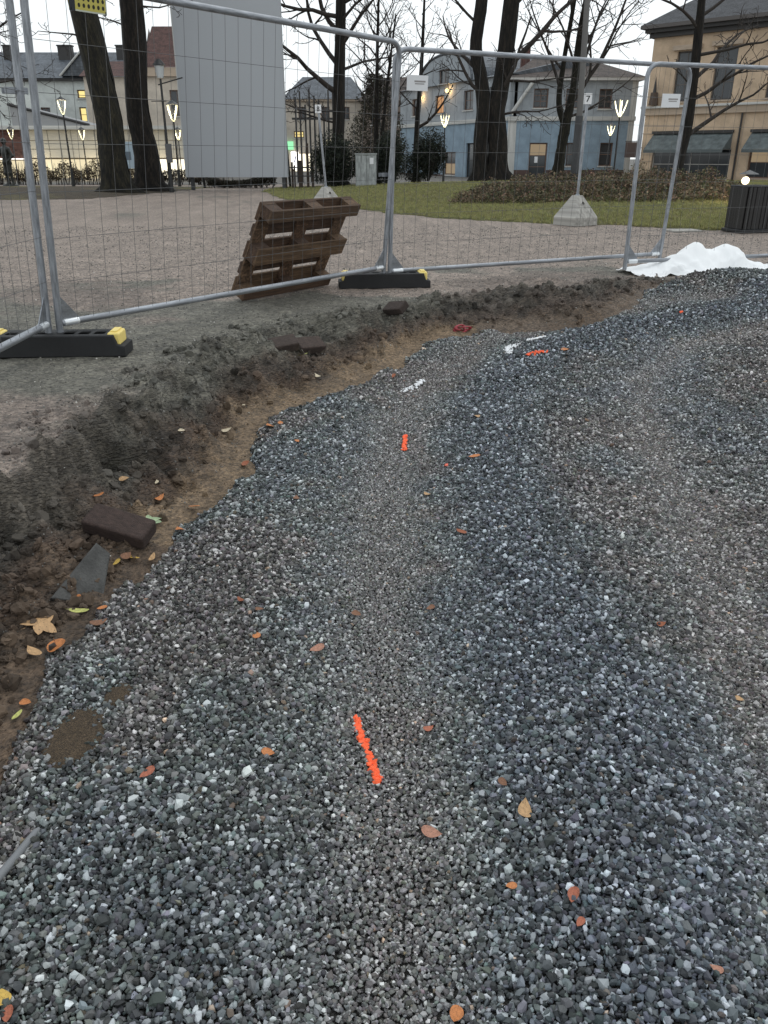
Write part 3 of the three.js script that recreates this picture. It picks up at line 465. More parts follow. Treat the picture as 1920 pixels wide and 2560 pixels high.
function panel(label, A, B, { y0 = 0.08, H = 1.86, lean = 0, seed = 1, railY = 0.1 } = {}) {
  const dx = B[0] - A[0], dd = B[1] - A[1], L = Math.hypot(dx, dd), t = thing('temporary_fence', label, 'fence', V(A[0], y0, A[1]), Math.atan2(dd, dx), 'temporary mesh fence panels around the dig');
  t.rotation.order = 'YXZ'; t.rotation.x = lean; t.userData.L = L;
  const rng = mulberry(seed);
  obj('frame', frameTube(L, H), M.steel, t);
  obj('bottom_rail', bar(new THREE.Vector3(0.015, railY, 0), new THREE.Vector3(L - 0.015, railY, 0), 0.02, 12), M.steel, t);
  for (const x of [0.03, L - 0.13]) obj('sleeve', bar(new THREE.Vector3(x, railY, 0), new THREE.Vector3(x + 0.1, railY, 0), 0.0225, 12), M.sleeve, t);
  for (const [x, s] of [[0.02, 1], [L - 0.02, -1]]) { const sp = new THREE.Shape([new THREE.Vector2(0, 0), new THREE.Vector2(s * 0.13, 0), new THREE.Vector2(0, 0.15)]); const g = new THREE.ExtrudeGeometry(sp, { depth: 0.005, bevelEnabled: false }); g.translate(x, railY + 0.01, -0.0025); obj('gusset', g, M.steel, t); }
  const nv = Math.round(L / 0.115), vg = cyl(0.0013, 0.0013, H - railY - 0.03, 5), w0 = (H - railY - 0.03);
  for (let i = 1; i < nv; i++) { const m = obj('wire', vg, M.wire, t); m.position.set(L * i / nv, railY + 0.015, 0.021 + 0.002); m.rotation.z = (rng() - 0.5) * 0.004; m.rotation.x = (rng() - 0.5) * 0.004; }
  const hg = new THREE.CylinderGeometry(0.0015, 0.0015, L - 0.02, 5); hg.rotateZ(Math.PI / 2);
  for (let i = 1; i < 7; i++) { const m = obj('wire', hg, M.wire, t); m.position.set(L / 2, railY + w0 * i / 7, 0.0262); m.rotation.z = (rng() - 0.5) * 0.002; }
  return t;
}
const P1 = [-1.96, 4.86], P2 = [-0.01, 7.52], P3 = [2.45, 8.45], P4 = [2.97, 9.0];
const fenceLeft = panel('fence panel at the left edge running towards the viewer', [-2.0, 1.38], [-2.02, 4.84], { seed: 2, lean: 0.05 });
const fenceMid = panel('fence panel that the wooden pallet leans against', P1, P2, { seed: 3, lean: 0.095 });
const fenceRight = panel('fence panel between the middle post and the white sheet', [0.05, 7.55], P4, { seed: 4, y0: 0.04, lean: 0.05 });
const fenceFar = panel('fence panel behind the white sheet at the right edge', P3, [5.75, 9.5], { seed: 5, y0: 0.02 });
// plates on panels
function plate(t, x, y, label) {
  const p = obj('name_plate', bx(x, x + 0.2, y, y + 0.115, 0.029, 0.032), M.white, t); p.userData.label = label;
  obj('lettering', merge([bx(x + 0.07, x + 0.175, y + 0.063, y + 0.076, 0.0322, 0.0331), bx(x + 0.075, x + 0.165, y + 0.048, y + 0.056, 0.0322, 0.0331)]), std([0.3, 0.28, 0.27], 0.8), p);
}
plate(fenceRight, 0.1, 1.56, 'small white plate with a faint grey line of text');
plate(fenceFar, 0.17, 1.5, 'small white plate near the rounded corner');
// yellow dotted poster at the top of the middle panel
{
  const cv = document.createElement('canvas'); cv.width = 256; cv.height = 256; const c = cv.getContext('2d');
  c.fillStyle = '#b9ad55'; c.fillRect(0, 0, 256, 256); c.fillStyle = '#20242c'; c.fillRect(0, 0, 40, 256);
  c.fillStyle = '#8d9088'; c.fillRect(44, 60, 212, 118); c.fillStyle = '#d0d0c4'; for (let i = 0; i < 8; i++) { c.fillRect(54 + i * 25, 84, 7, 84); c.fillRect(54 + i * 25, i % 2 ? 158 : 120, 18, 9); c.fillRect(66 + i * 25, 84, 6, 70); }
  c.fillStyle = '#b9bcae'; c.fillRect(248, 0, 8, 256); c.fillRect(40, 248, 216, 8);
  c.fillStyle = '#1e1d10'; for (let r = 0; r < 2; r++) for (let i = 0; i < 6; i++) { c.beginPath(); c.ellipse(66 + i * 33, 192 + r * 33, 9, 11, 0, 0, 6.3); c.fill(); }
  const tx = new THREE.CanvasTexture(cv); tx.colorSpace = THREE.SRGBColorSpace;
  const t = thing('poster', 'yellow poster with rows of black dots tied to the fence top', 'poster', fenceMid.position.clone(), fenceMid.rotation.y); t.rotation.copy(fenceMid.rotation);
  const g = new THREE.BoxGeometry(0.235, 0.24, 0.003); g.translate(0.355, 1.855, 0.032);
  obj('board', g, std([1, 1, 1], 0.7, { map: tx }), t);
  for (const x of [0.25, 0.462]) obj('tie', bx(x, x + 0.004, 1.73, 1.75, 0.02, 0.036), M.black, t);
}
// couplers that hold neighbouring posts
function clamp2(label, p, turn) { const t = thing('pipe_coupler', label, 'clamp', p, turn, 'clamps joining fence posts'); obj('band', merge([bx(-0.06, 0.06, -0.015, 0.015, -0.03, -0.024), bx(-0.06, 0.06, -0.015, 0.015, 0.024, 0.03)]), M.steel, t); obj('bolt', (() => { const g = new THREE.CylinderGeometry(0.007, 0.007, 0.1, 8); g.rotateX(Math.PI / 2); return g; })(), M.steel, t); }
clamp2('steel clamp high on the left pair of posts', V(-1.985, 1.42, 4.85), 0.7);
clamp2('steel clamp on the middle pair of posts', V(0.02, 0.95, 7.535), 0.6);

// feet: recycled rubber blocks with yellow caps
function foot(label, x, y, d, turn) {
  const t = thing('rubber_ballast', label, 'ballast', V(x, y, d), turn, 'black rubber fence feet');
  const sp = new THREE.Shape(); [[-0.41, 0], [0.41, 0], [0.41, 0.05], [0.37, 0.06], [0.35, 0.115], [-0.35, 0.115], [-0.37, 0.06], [-0.41, 0.05]].forEach(([a, b], i) => i ? sp.lineTo(a, b) : sp.moveTo(a, b));
  const g = new THREE.ExtrudeGeometry(sp, { depth: 0.2, bevelEnabled: true, bevelSize: 0.006, bevelThickness: 0.006, bevelSegments: 1 }); g.translate(0, 0.006, -0.1);
  obj('block', g, M.rubber, t);
  for (const x of [-0.26, -0.17, -0.08, 0.08, 0.17, 0.26]) obj('ridge', bx(x - 0.032, x + 0.032, 0.1212, 0.127, -0.05, 0.05), M.rubber, t);
  for (const s of [-1, 1]) { const c = obj('reflector_cap', rbx(0.075, 0.075, 0.16, 0.012), M.yellow, t); c.position.set(s * 0.352, 0.1, 0); obj('reflector_top', bx(-0.02, 0.02, 0.0375, 0.046, -0.06, 0.06), M.yellow, c); }
  return t;
}
foot('black rubber fence foot with yellow cap at left', -1.97, 0, 4.84, 0.06);
foot('black rubber fence foot with yellow caps below the middle post', 0.0, 0, 7.56, 0.1);

// ------------------------------------------------------------------ pallet leaning on the fence
{
  const t = thing('wooden_pallet', 'dark weathered wooden pallet leaning against the mesh fence', 'pallet', V(-1.16, 0.012, 6.68), 0);
  t.rotation.set(THREE.MathUtils.degToRad(29), THREE.MathUtils.degToRad(54.5), 0, 'YXZ');
  const L = 1.12, W = 0.8, rng = mulberry(9);
  const tones = [[0.18, 0.108, 0.07], [0.2, 0.13, 0.086], [0.14, 0.086, 0.06], [0.24, 0.155, 0.095]].map(c => std(c, 0.85, { map: rep(T.wood, 1.2, 1), bumpMap: rep(T.wood, 1.2, 1), bumpScale: 0.004 }));
  const put = (n, x0, x1, y0, y1, z0, z1, mi = (rng() * 4) | 0) => { const g = rbx(x1 - x0, y1 - y0, z1 - z0, 0.003); const m = obj(n, g, tones[mi], t); m.position.set((x0 + x1) / 2, (y0 + y1) / 2, (z0 + z1) / 2); m.rotation.z = (rng() - 0.5) * 0.006; return m; };
  for (const [y0, y1, mi] of [[0, 0.1, 0], [0.328, 0.472, 3], [0.7, 0.8, 1]]) put('skid_board', 0, L, y0, y1, -0.022, 0, mi);
  for (const [y0, y1] of [[0, 0.1], [0.328, 0.472], [0.7, 0.8]]) for (const x of [0.0, L / 2 - 0.0725, L - 0.145]) put('block', x + 0.002, x + 0.143, y0 + 0.002, y1 - 0.002, -0.1, -0.0225);
  for (const x of [0, L / 2 - 0.0725, L - 0.145]) put('cross_board', x, x + 0.145, 0, W, -0.122, -0.1005);
  for (const [y0, y1] of [[0, 0.145], [0.183, 0.283], [0.328, 0.472], [0.517, 0.617], [0.655, 0.8]]) put('deck_board', 0, L, y0, y1, -0.144, -0.1225);
}

// ------------------------------------------------------------------ numbered markers on concrete feet
{
  const ev = new Evaluator();
  const lower = new THREE.Shape(); // chamfered square
  const oct = (h, c) => [[-h + c, -h], [h - c, -h], [h, -h + c], [h, h - c], [h - c, h], [-h + c, h], [-h, h - c], [-h, -h + c]];
  const rings = [[0.0, oct(0.29, 0.05)], [0.13, oct(0.285, 0.05)], [0.46, oct(0.085, 0.025)], [0.475, oct(0.075, 0.022)]];
  const pos = []; const tri = (a, b, c) => pos.push(...a, ...b, ...c);
  for (let i = 0; i + 1 < rings.length; i++) for (let k = 0; k < 8; k++) { const f = (r, q) => [rings[r][1][q % 8][0], rings[r][0], rings[r][1][q % 8][1]]; tri(f(i, k), f(i + 1, k), f(i, k + 1)); tri(f(i, k + 1), f(i + 1, k), f(i + 1, k + 1)); }
  for (let k = 1; k < 7; k++) { const f = (r, q) => [rings[r][1][q][0], rings[r][0], rings[r][1][q][1]]; tri(f(3, 0), f(3, k + 1), f(3, k)); tri(f(0, 0), f(0, k), f(0, k + 1)); }
  const g = new THREE.BufferGeometry(); g.setAttribute('position', new THREE.Float32BufferAttribute(pos, 3)); g.setAttribute('uv', new THREE.Float32BufferAttribute(new Float32Array(pos.length / 3 * 2).map((_, i) => pos[((i / 2) | 0) * 3 + (i % 2)] * 2), 2)); g.computeVertexNormals();
  const holeG = new THREE.CylinderGeometry(0.03, 0.03, 0.8, 14); holeG.rotateX(Math.PI / 2); holeG.translate(0.0, 0.35, 0);
  const a = new Brush(g, M.concrete), b = new Brush(holeG, M.concrete); a.updateMatrixWorld(); b.updateMatrixWorld();
  let baseG; try { baseG = ev.evaluate(a, b, SUBTRACTION).geometry; baseG.clearGroups(); } catch (e) { baseG = g; }
  const marker = (label, num, x, d, turn, h, lean) => {
    const t = thing('marker_post', label, 'marker post', V(x, 0.005, d), 0, 'numbered marker posts in concrete feet');
    const f = obj('concrete_foot', baseG, M.concrete, t); f.rotation.y = turn;
    const top = new THREE.Vector3(lean, h, 0), p0 = new THREE.Vector3(0, 0.44, 0);
    obj('pole', bar(p0, top, 0.024, 10), M.steel, t);
    obj('collar', (() => { const q = cyl(0.04, 0.036, 0.02, 12); q.translate(0, 0.473, 0); return q; })(), M.steel, t);
    const s = obj('number_plate', bx(-0.065, 0.065, -0.08, 0.08, 0.026, 0.031), M.white, t); s.position.copy(top).add(new THREE.Vector3(0, -0.02, 0));
    const tg = new TextGeometry(num, { font, size: 0.09, depth: 0.002, curveSegments: 4 }); tg.computeBoundingBox(); const bb = tg.boundingBox; tg.translate(-(bb.min.x + bb.max.x) / 2, -(bb.min.y + bb.max.y) / 2, 0.0315); obj('number', tg, M.ink, s);
  };
  marker('number 7 marker pole in a grey concrete foot', '7', 3.32, 14.75, 0.62, 1.97, 0.02);
  marker('number 8 marker pole in a concrete foot behind the pallet', '8', -1.27, 18.9, 0.7, 2.02, -0.12);
}
// ------------------------------------------------------------------ tall lamp mast
{
  const t = thing('lamp_mast', 'tall dark grey lamp mast rising behind the number 7 marker', 'lamp mast', V(4.82, 0.1, 22));
  obj('base', cyl(0.1, 0.095, 1.9, 14), M.darkSteel, t); const s = obj('shaft', bar(new THREE.Vector3(0, 1.9, 0), new THREE.Vector3(-0.12, 7.2, 0), 0.075, 12, 0.06), std([0.12, 0.115, 0.11], 0.5, { metalness: 0.3 }), t);
  obj('hatch', bx(-0.04, 0.04, 0.6, 0.95, 0.085, 0.1), M.darkSteel, t);
  const arm = obj('arm', bar(new THREE.Vector3(-0.12, 7.15, 0), new THREE.Vector3(-0.12, 7.5, 1.1), 0.035, 8), M.darkSteel, t); obj('luminaire', (() => { const g = rbx(0.24, 0.09, 0.6, 0.03); g.translate(-0.12, 7.52, 1.3); return g; })(), M.darkSteel, t);
}
// ------------------------------------------------------------------ litter bin
{
  const t = thing('litter_bin', 'black slatted litter bin on the path edge at right', 'litter bin', V(5.72, 0, 13.35), 0.25);
  obj('base', (() => { const g = rbx(0.56, 0.05, 0.5, 0.01); g.translate(0, 0.03, 0); return g; })(), M.black, t);
  obj('liner', bx(-0.22, 0.22, 0.055, 0.66, -0.19, 0.19), M.black, t);
  const slat = rbx(0.058, 0.6, 0.018, 0.004), slatMat = std([0.02, 0.018, 0.017], 0.55, { map: T.grain });
  for (const [s, o] of [[1, 'z'], [-1, 'z'], [1, 'x'], [-1, 'x']]) for (let i = 0; i < 7; i++) { const m = obj('slat', slat, slatMat, t), u = (i - 3) * 0.069; if (o === 'z') m.position.set(u, 0.36, s * 0.222); else { m.position.set(s * 0.25, 0.36, u * 0.86); m.rotation.y = Math.PI / 2; } }
  obj('rim', (() => { const g = new THREE.TorusGeometry(0.3, 0.02, 6, 4); g.rotateX(Math.PI / 2); g.rotateY(Math.PI / 4); g.scale(1.12, 1, 1); g.translate(0, 0.67, 0); return g; })(), M.black, t);
}
// low garden lamp glowing behind the bin
{
  const t = thing('garden_lamp', 'low glowing garden lamp behind the litter bin', 'lamp', V(7.35, 0.1, 17.6));
  obj('post', cyl(0.03, 0.03, 0.43, 8), M.black, t);
  obj('lamp_bulb', (() => { const g = new THREE.SphereGeometry(0.075, 14, 10); g.translate(0, 0.54, 0); return g; })(), new THREE.MeshStandardMaterial({ color: 0xffffff, emissive: lin(1, 0.78, 0.5), emissiveIntensity: 3 }), t);
  obj('cap', (() => { const g = new THREE.ConeGeometry(0.2, 0.08, 14); g.translate(0.05, 0.7, 0); return g; })(), M.darkSteel, t);
  const l = new THREE.PointLight(lin(1, 0.75, 0.45), 1.2, 0, 2); l.position.set(0, 0.54, 0.0); l.castShadow = true; l.shadow.radius = 5; t.add(l);
}
// flat concrete cover
tag(obj('concrete_cover', (() => { const g = rbx(0.5, 0.03, 0.35, 0.006); g.rotateY(0.2); g.translate(4.75, 0.012, -13.45); return g; })(), M.concrete), 'flat pale concrete cover set in the path near the bin', 'cover');

// ------------------------------------------------------------------ white sheet over the gravel edge
{
  const nu = 70, nv = 34, pos = [], idx = [];
  const crest = [[0, 0.015], [0.16, 0.05], [0.34, 0.16], [0.48, 0.275], [0.52, 0.265], [0.58, 0.19], [0.66, 0.2], [0.74, 0.255], [0.79, 0.23], [0.84, 0.1], [1, 0.03]];
  for (let j = 0; j <= nv; j++) for (let i = 0; i <= nu; i++) {
    const u = i / nu, v = j / nv, x0 = lerp(2.48, 4.02, u), d0 = lerp(8.5, 8.95, u), back = 0.28, front = 0.22 + 0.35 * Math.exp(-(((u - 0.08) / 0.1) ** 2)) + 0.34 * sstep(0.25, 0.45, u);
    const off = lerp(-back, front, v) * (0.35 + 0.65 * Math.sin(Math.PI * clamp(u * 0.95 + 0.03)) ** 0.6), x = x0 + off * 0.29 + 0.03 * noise(u * 9, v * 4), d = d0 - off + 0.04 * noise(u * 11 + 5, v * 3);
    const h = table(crest, u) * Math.exp(-((off / 0.2) ** 2)) + 0.012 * noise(u * 14, v * 6) + 0.01 * Math.abs(noise(u * 30 + v * 8, v * 5));
    const gy = Math.max(dirtH(x, d), gravelH(x, d) - 0.004); pos.push(x, gy + 0.014 + h + (off > 0.2 ? 0.028 * (noise(x * 6 + 3, d * 6) - 0.25) : 0.004), -d);
  }
  for (let j = 0; j < nv; j++) for (let i = 0; i < nu; i++) { const a = j * (nu + 1) + i; idx.push(a, a + 1, a + nu + 1, a + 1, a + nu + 2, a + nu + 1); }
  const g = new THREE.BufferGeometry(); g.setAttribute('position', new THREE.Float32BufferAttribute(pos, 3)); g.setIndex(idx); g.computeVertexNormals();
  tag(obj('fabric_sheet', g, std([0.86, 0.86, 0.85], 0.8, { side: THREE.DoubleSide })), 'crumpled white fabric sheet half buried in gravel', 'sheet');
}

// ------------------------------------------------------------------ buildings
const B = {
  blue: std([0.29, 0.385, 0.475], 0.9, { map: rep(T.plaster, 0.4) }), blueGrey: std([0.39, 0.425, 0.46], 0.9, { map: rep(T.plaster, 0.4) }),
  beige: std([0.64, 0.485, 0.345], 0.9, { map: rep(T.plaster, 0.4) }), beigeTrim: std([0.5, 0.4, 0.31], 0.85, { map: rep(T.plaster, 0.5) }),
  cream: std([0.62, 0.55, 0.47], 0.9, { map: rep(T.plaster, 0.4) }), palewall: std([0.68, 0.72, 0.7], 0.9, { map: rep(T.plaster, 0.4) }), whiteTrim: std([0.6, 0.6, 0.58], 0.8, { map: rep(T.plaster, 0.6) }),
  slate: std([0.07, 0.072, 0.08], 0.7, { map: rep(T.tile, 0.5), bumpMap: rep(T.tile, 0.5), bumpScale: 0.03 }), zinc: std([0.13, 0.145, 0.165], 0.6, { map: rep(T.tile, 0.3) }), redTile: std([0.14, 0.07, 0.058], 0.85, { map: rep(T.tile, 0.5), bumpMap: rep(T.tile, 0.5), bumpScale: 0.03 }), brownTile: std([0.13, 0.1, 0.085], 0.85, { map: rep(T.tile, 0.5), bumpMap: rep(T.tile, 0.5), bumpScale: 0.03 }),
  brick: std([0.17, 0.085, 0.07], 0.9, { map: rep(T.tile, 1) }), dark: std([0.03, 0.028, 0.027], 0.6), frame: std([0.16, 0.1, 0.075], 0.7), frameWhite: std([0.5, 0.48, 0.45], 0.7),
  glass: std([0.035, 0.04, 0.045], 0.08, { metalness: 0 }), plinth: std([0.12, 0.075, 0.065], 0.9, { map: rep(T.grain, 0.5) }), awning: std([0.15, 0.175, 0.175], 0.85, { map: rep(T.grain, 0.6), side: THREE.DoubleSide }),
};
const glow = (c, i) => new THREE.MeshStandardMaterial({ color: 0x222222, roughness: 0.5, emissive: lin(...c), emissiveIntensity: i });
const LIT = { yellow: glow([1, 0.8, 0.3], 0.9), warm: glow([1, 0.5, 0.2], 0.45), soft: glow([1, 0.75, 0.45], 0.22), shop: glow([1, 0.9, 0.68], 1.6), white: glow([1, 0.97, 0.9], 2.2), green: glow([0.35, 1, 0.5], 0.9), cream: glow([1, 0.86, 0.55], 0.75) };
function building(name, label, A, Bp, base) { const dx = Bp[0] - A[0], dd = Bp[1] - A[1]; const t = thing(name, label, 'building', V(A[0], base, A[1]), Math.atan2(dd, dx)); t.userData.L = Math.hypot(dx, dd); t.userData.base = base; return t; }
// front wall from u0 to u1 with openings [u0,u1,y0,y1]; heights are given from the building's base
function wall(t, mat, u0, u1, y0, y1, z, holes = [], th = 0.35, name = 'wall') {
  const s = new THREE.Shape([[u0, y0], [u1, y0], [u1, y1], [u0, y1]].map(p => new THREE.Vector2(...p)));
  for (const [a, b, c, e] of holes) s.holes.push(new THREE.Path([[a, c], [a, e], [b, e], [b, c]].map(p => new THREE.Vector2(...p))));
  const g = new THREE.ExtrudeGeometry(s, { depth: th, bevelEnabled: false }); g.translate(0, 0, z - th); return obj(name, g, mat, t);
}
function windowIn(t, [a, b, c, e], z, { pane = B.glass, frame = B.frame, cols = 2, rows = 2, sill = true, trim = null, name = 'window' } = {}) {
  const w = obj(name, merge([bx(a, a + 0.07, c, e, z - 0.2, z - 0.13), bx(b - 0.07, b, c, e, z - 0.2, z - 0.13), bx(a + 0.07, b - 0.07, e - 0.07, e, z - 0.2, z - 0.13), bx(a + 0.07, b - 0.07, c, c + 0.07, z - 0.2, z - 0.13)]), frame, t);
  const pw = (b - a - 0.14) / cols, ph = (e - c - 0.14) / rows;
  for (let i = 0; i < cols; i++) for (let j = 0; j < rows; j++) obj('pane', bx(a + 0.07 + i * pw + 0.02, a + 0.07 + (i + 1) * pw - 0.02, c + 0.07 + j * ph + 0.02, c + 0.07 + (j + 1) * ph - 0.02, z - 0.19, z - 0.17), typeof pane === 'function' ? pane(i, j) : pane, w);
  for (let i = 1; i < cols; i++) obj('glazing_bar', bx(a + 0.07 + i * pw - 0.02, a + 0.07 + i * pw + 0.02, c + 0.07, e - 0.07, z - 0.195, z - 0.15), frame, w);
  for (let j = 1; j < rows; j++) obj('glazing_bar', bx(a + 0.07, b - 0.07, c + 0.07 + j * ph - 0.02, c + 0.07 + j * ph + 0.02, z - 0.194, z - 0.151), frame, w);
  if (sill) obj('sill', bx(a - 0.08, b + 0.08, c - 0.08, c, z - 0.13, z + 0.08), trim || B.whiteTrim, w);
  return w;
}
function prismGeo(faces) { const pos = [], uv = []; for (const f of faces) for (let k = 1; k + 1 < f.length; k++) for (const q of [f[0], f[k], f[k + 1]]) { pos.push(...q); uv.push(q[0], q[1] - q[2]); } const g = new THREE.BufferGeometry(); g.setAttribute('position', new THREE.Float32BufferAttribute(pos, 3)); g.setAttribute('uv', new THREE.Float32BufferAttribute(uv, 2)); g.computeVertexNormals(); return g; }
function hipRoof(u0, u1, zf, zb, ye, yr, r0, r1) { const zr = (zf + zb) / 2; const a = [u0, ye, zf], b = [u1, ye, zf], c = [u1, ye, zb], e = [u0, ye, zb], p = [r0, yr, zr], q = [r1, yr, zr]; return prismGeo([[a, b, q, p], [c, e, p, q], [e, a, p], [b, c, q], [a, e, c, b]]); }
function chimney(t, u, y0, y1, z, mat, w = 0.5) { const c = obj('chimney', bx(u - w / 2, u + w / 2, y0, y1, z - w / 2, z + w / 2), mat, t); obj('chimney_cap', bx(u - w / 2 - 0.06, u + w / 2 + 0.06, y1, y1 + 0.1, z - w / 2 - 0.06, z + w / 2 + 0.06), B.dark, c); }

// blue house, right wing and gabled left wing
{
  const base = -0.45, b = 0.45, t = building('blue_house', 'blue rendered corner house with brown hipped roof', [8.94, 62], [17.08, 62], base);
  const H1 = [[1.33, 2.59, 0.0 + 0.02, 1.94 + b], [3.95, 4.86, 0.44 + b, 1.94 + b], [6.3, 7.2, 0.44 + b, 1.94 + b]], H2 = [[1.38, 2.39, 4.13 + b, 5.33 + b], [3.6, 4.6, 4.1 + b, 5.32 + b], [5.89, 6.8, 4.08 + b, 5.3 + b]];
  wall(t, B.blue, 0.3, 8.1, 0, 3.33 + b, 0, H1); wall(t, B.blueGrey, 0.3, 8.1, 3.6 + b, 5.8 + b, 0, H2, 0.35, 'upper_wall');
  obj('quoin', bx(-0.25, 0.3, 0.0, 3.33 + b, -0.4, 0.04), B.whiteTrim, t); obj('corner_pilaster', bx(8.1, 8.5, 0, 5.8 + b, -0.4, 0.04), B.whiteTrim, t);
  obj('cornice', bx(-0.3, 8.55, 3.33 + b, 3.6 + b, -0.4, 0.14), B.whiteTrim, t); obj('eave', bx(-0.4, 8.8, 5.8 + b, 6.0 + b, -9.5, 0.4), B.frameWhite, t);
  obj('plinth', merge([bx(0.301, 1.32, 0, 0.18 + b, 0, 0.06), bx(2.6, 8.1, 0, 0.18 + b, 0, 0.06)]), B.plinth, t);
  obj('side_wall', bx(8.1, 8.48, 0, 5.8 + b, -9, -0.41), B.blueGrey, t); obj('back_wall', bx(-0.2, 8.1, 0, 5.8 + b, -9, -8.7), B.blueGrey, t); obj('inner_floor', bx(0.3, 8.1, 3.35 + b, 3.55 + b, -8.7, -0.36), B.dark, t); obj('inner_wall', bx(0.3, 8.1, 0, 5.8 + b, -2.5, -2.3), B.dark, t);
  const roof = obj('roof', hipRoof(-0.5, 8.9, 0.45, -9.6, 6.0 + b, 7.6 + b, 2.0, 5.6), B.brownTile, t); const ch = obj('chimney', bx(1.0, 1.6, 6.9 + b, 8.2 + b, -4.6, -4.0), B.brick, roof);
  obj('verge_board', bar(new THREE.Vector3(-0.15, 3.75 + b, 0.3), new THREE.Vector3(1.25, 5.75 + b, 0.3), 0.13, 5), B.whiteTrim, t);
  windowIn(t, H1[0], 0, { pane: (i, j) => j === 2 ? LIT.soft : B.glass, cols: 1, rows: 3, sill: false, name: 'door' }); obj('door_notice', bx(1.75, 1.98, 1.1, 1.5, -0.165, -0.16), M.white, t); windowIn(t, H1[1], 0, { cols: 1, rows: 2 }); windowIn(t, H1[2], 0, { cols: 1, rows: 2 });
  for (const h of H2) windowIn(t, h, 0, { cols: 2, rows: 3 });
  const t2 = building('blue_gable_house', 'blue house wing with rounded grey gable behind the twin trunked tree', [1.45, 79], [8.72, 62.2], base - 0.05);
  const L = t2.userData.L, c = 0.5, G1 = [[8.63, 10.6, 0.2, 1.38 + c], [12.3, 14.2, 0.05, 1.99 + c], [15, 17.4, 0.05, 1.99 + c]], G2 = [[2.4, 3.7, 4.2 + c, 5.5 + c], [6.83, 8.3, 4.2 + c, 5.52 + c], [11.6, 13.1, 4.26 + c, 5.6 + c], [15.4, 16.7, 4.26 + c, 5.6 + c]];
  wall(t2, B.blue, 0, L, 0, 3.35 + c, 0, G1); wall(t2, B.blueGrey, 0, L, 3.6 + c, 6.2 + c, 0, G2, 0.35, 'upper_wall');
  obj('cornice', bx(-0.1, L, 3.35 + c, 3.6 + c, -0.4, 0.14), B.whiteTrim, t2); obj('plinth', bx(0.01, 8.6, 0, 0.2, 0, 0.06), B.plinth, t2);
  const arc = new THREE.Shape(); arc.moveTo(3.6, 6.2 + c); for (let i = 0; i <= 24; i++) { const a = Math.PI * (1 - i / 24); arc.lineTo(8.2 + 4.5 * Math.cos(a), 6.2 + c + 2.1 * Math.sin(a) ** 0.8); } arc.lineTo(3.6, 6.2 + c);
  const ah = [7.3, 9.1, 6.3 + c, 7.3 + c]; arc.holes.push(new THREE.Path([[ah[0], ah[2]], [ah[0], ah[3]], [ah[1], ah[3]], [ah[1], ah[2]]].map(p => new THREE.Vector2(...p))));
  const ag = new THREE.ExtrudeGeometry(arc, { depth: 0.35, bevelEnabled: false, curveSegments: 24 }); ag.translate(0, 0.001, -0.36); obj('gable', ag, B.blueGrey, t2);
  windowIn(t2, ah, -0.01, { cols: 2, rows: 1 });
  const trim = new Tubes(), tp = []; for (let i = 0; i <= 24; i++) { const a = Math.PI * (1 - i / 24); tp.push(new THREE.Vector3(8.2 + 4.55 * Math.cos(a), 6.2 + c + 2.15 * Math.sin(a) ** 0.8, 0)); } trim.add(tp, tp.map(() => 0.1), 6); obj('gable_trim', trim.build(), B.zinc, t2);
  const vg = new THREE.ExtrudeGeometry(new THREE.Shape(arc.getPoints(24)), { depth: 8, bevelEnabled: false }); vg.translate(0, 0, -8.5); obj('barrel_roof', vg, B.zinc, t2);
  obj('roof', prismGeo([[[-0.3, 6.2 + c, 0.3], [L + 0.3, 6.2 + c, 0.3], [L + 0.3, 7.3 + c, -5], [-0.3, 7.3 + c, -5]], [[-0.3, 7.3 + c, -5], [L + 0.3, 7.3 + c, -5], [L + 0.3, 6.2 + c, -10], [-0.3, 6.2 + c, -10]], [[-0.3, 6.2 + c, 0.3], [-0.3, 7.3 + c, -5], [-0.3, 6.2 + c, -10]], [[L + 0.3, 6.2 + c, 0.3], [L + 0.3, 6.2 + c, -10], [L + 0.3, 7.3 + c, -5]]]), B.zinc, t2);
  obj('side_wall', bx(0, 0.35, 0, 6.2 + c, -9.6, -0.36), B.blueGrey, t2); obj('inner_wall', bx(0.36, L - 0.4, 0, 6.19 + c, -2.6, -2.4), B.dark, t2); obj('inner_floor', bx(0.36, L - 0.4, 3.36 + c, 3.58 + c, -2.4, -0.37), B.dark, t2);
  windowIn(t2, G1[0], 0, { pane: (i, j) => j === 0 ? LIT.soft : B.glass, cols: 2, rows: 2 }); windowIn(t2, G1[1], 0, { cols: 1, rows: 2, sill: false, frame: B.dark, name: 'shop_window' }); windowIn(t2, G1[2], 0, { cols: 2, rows: 2, sill: false, frame: B.dark, name: 'door' });
  windowIn(t2, G2[0], 0); windowIn(t2, G2[1], 0, { pane: LIT.warm }); windowIn(t2, G2[2], 0); windowIn(t2, G2[3], 0);
  for (const [u, y] of [[4.6, 5.5 + c], [9.4, 5.75 + c]]) { const l = obj('wall_lamp', (() => { const g = new THREE.SphereGeometry(0.16, 10, 8); g.translate(u, y, 0.3); return g; })(), glow([1, 0.62, 0.25], 3), t2); obj('bracket', bx(u - 0.03, u + 0.03, y - 0.03, y + 0.03, 0, 0.14), B.dark, l); const pl = new THREE.PointLight(lin(1, 0.6, 0.25), 1.5); pl.position.set(u, y, 0.3); pl.castShadow = true; t2.add(pl); }
}
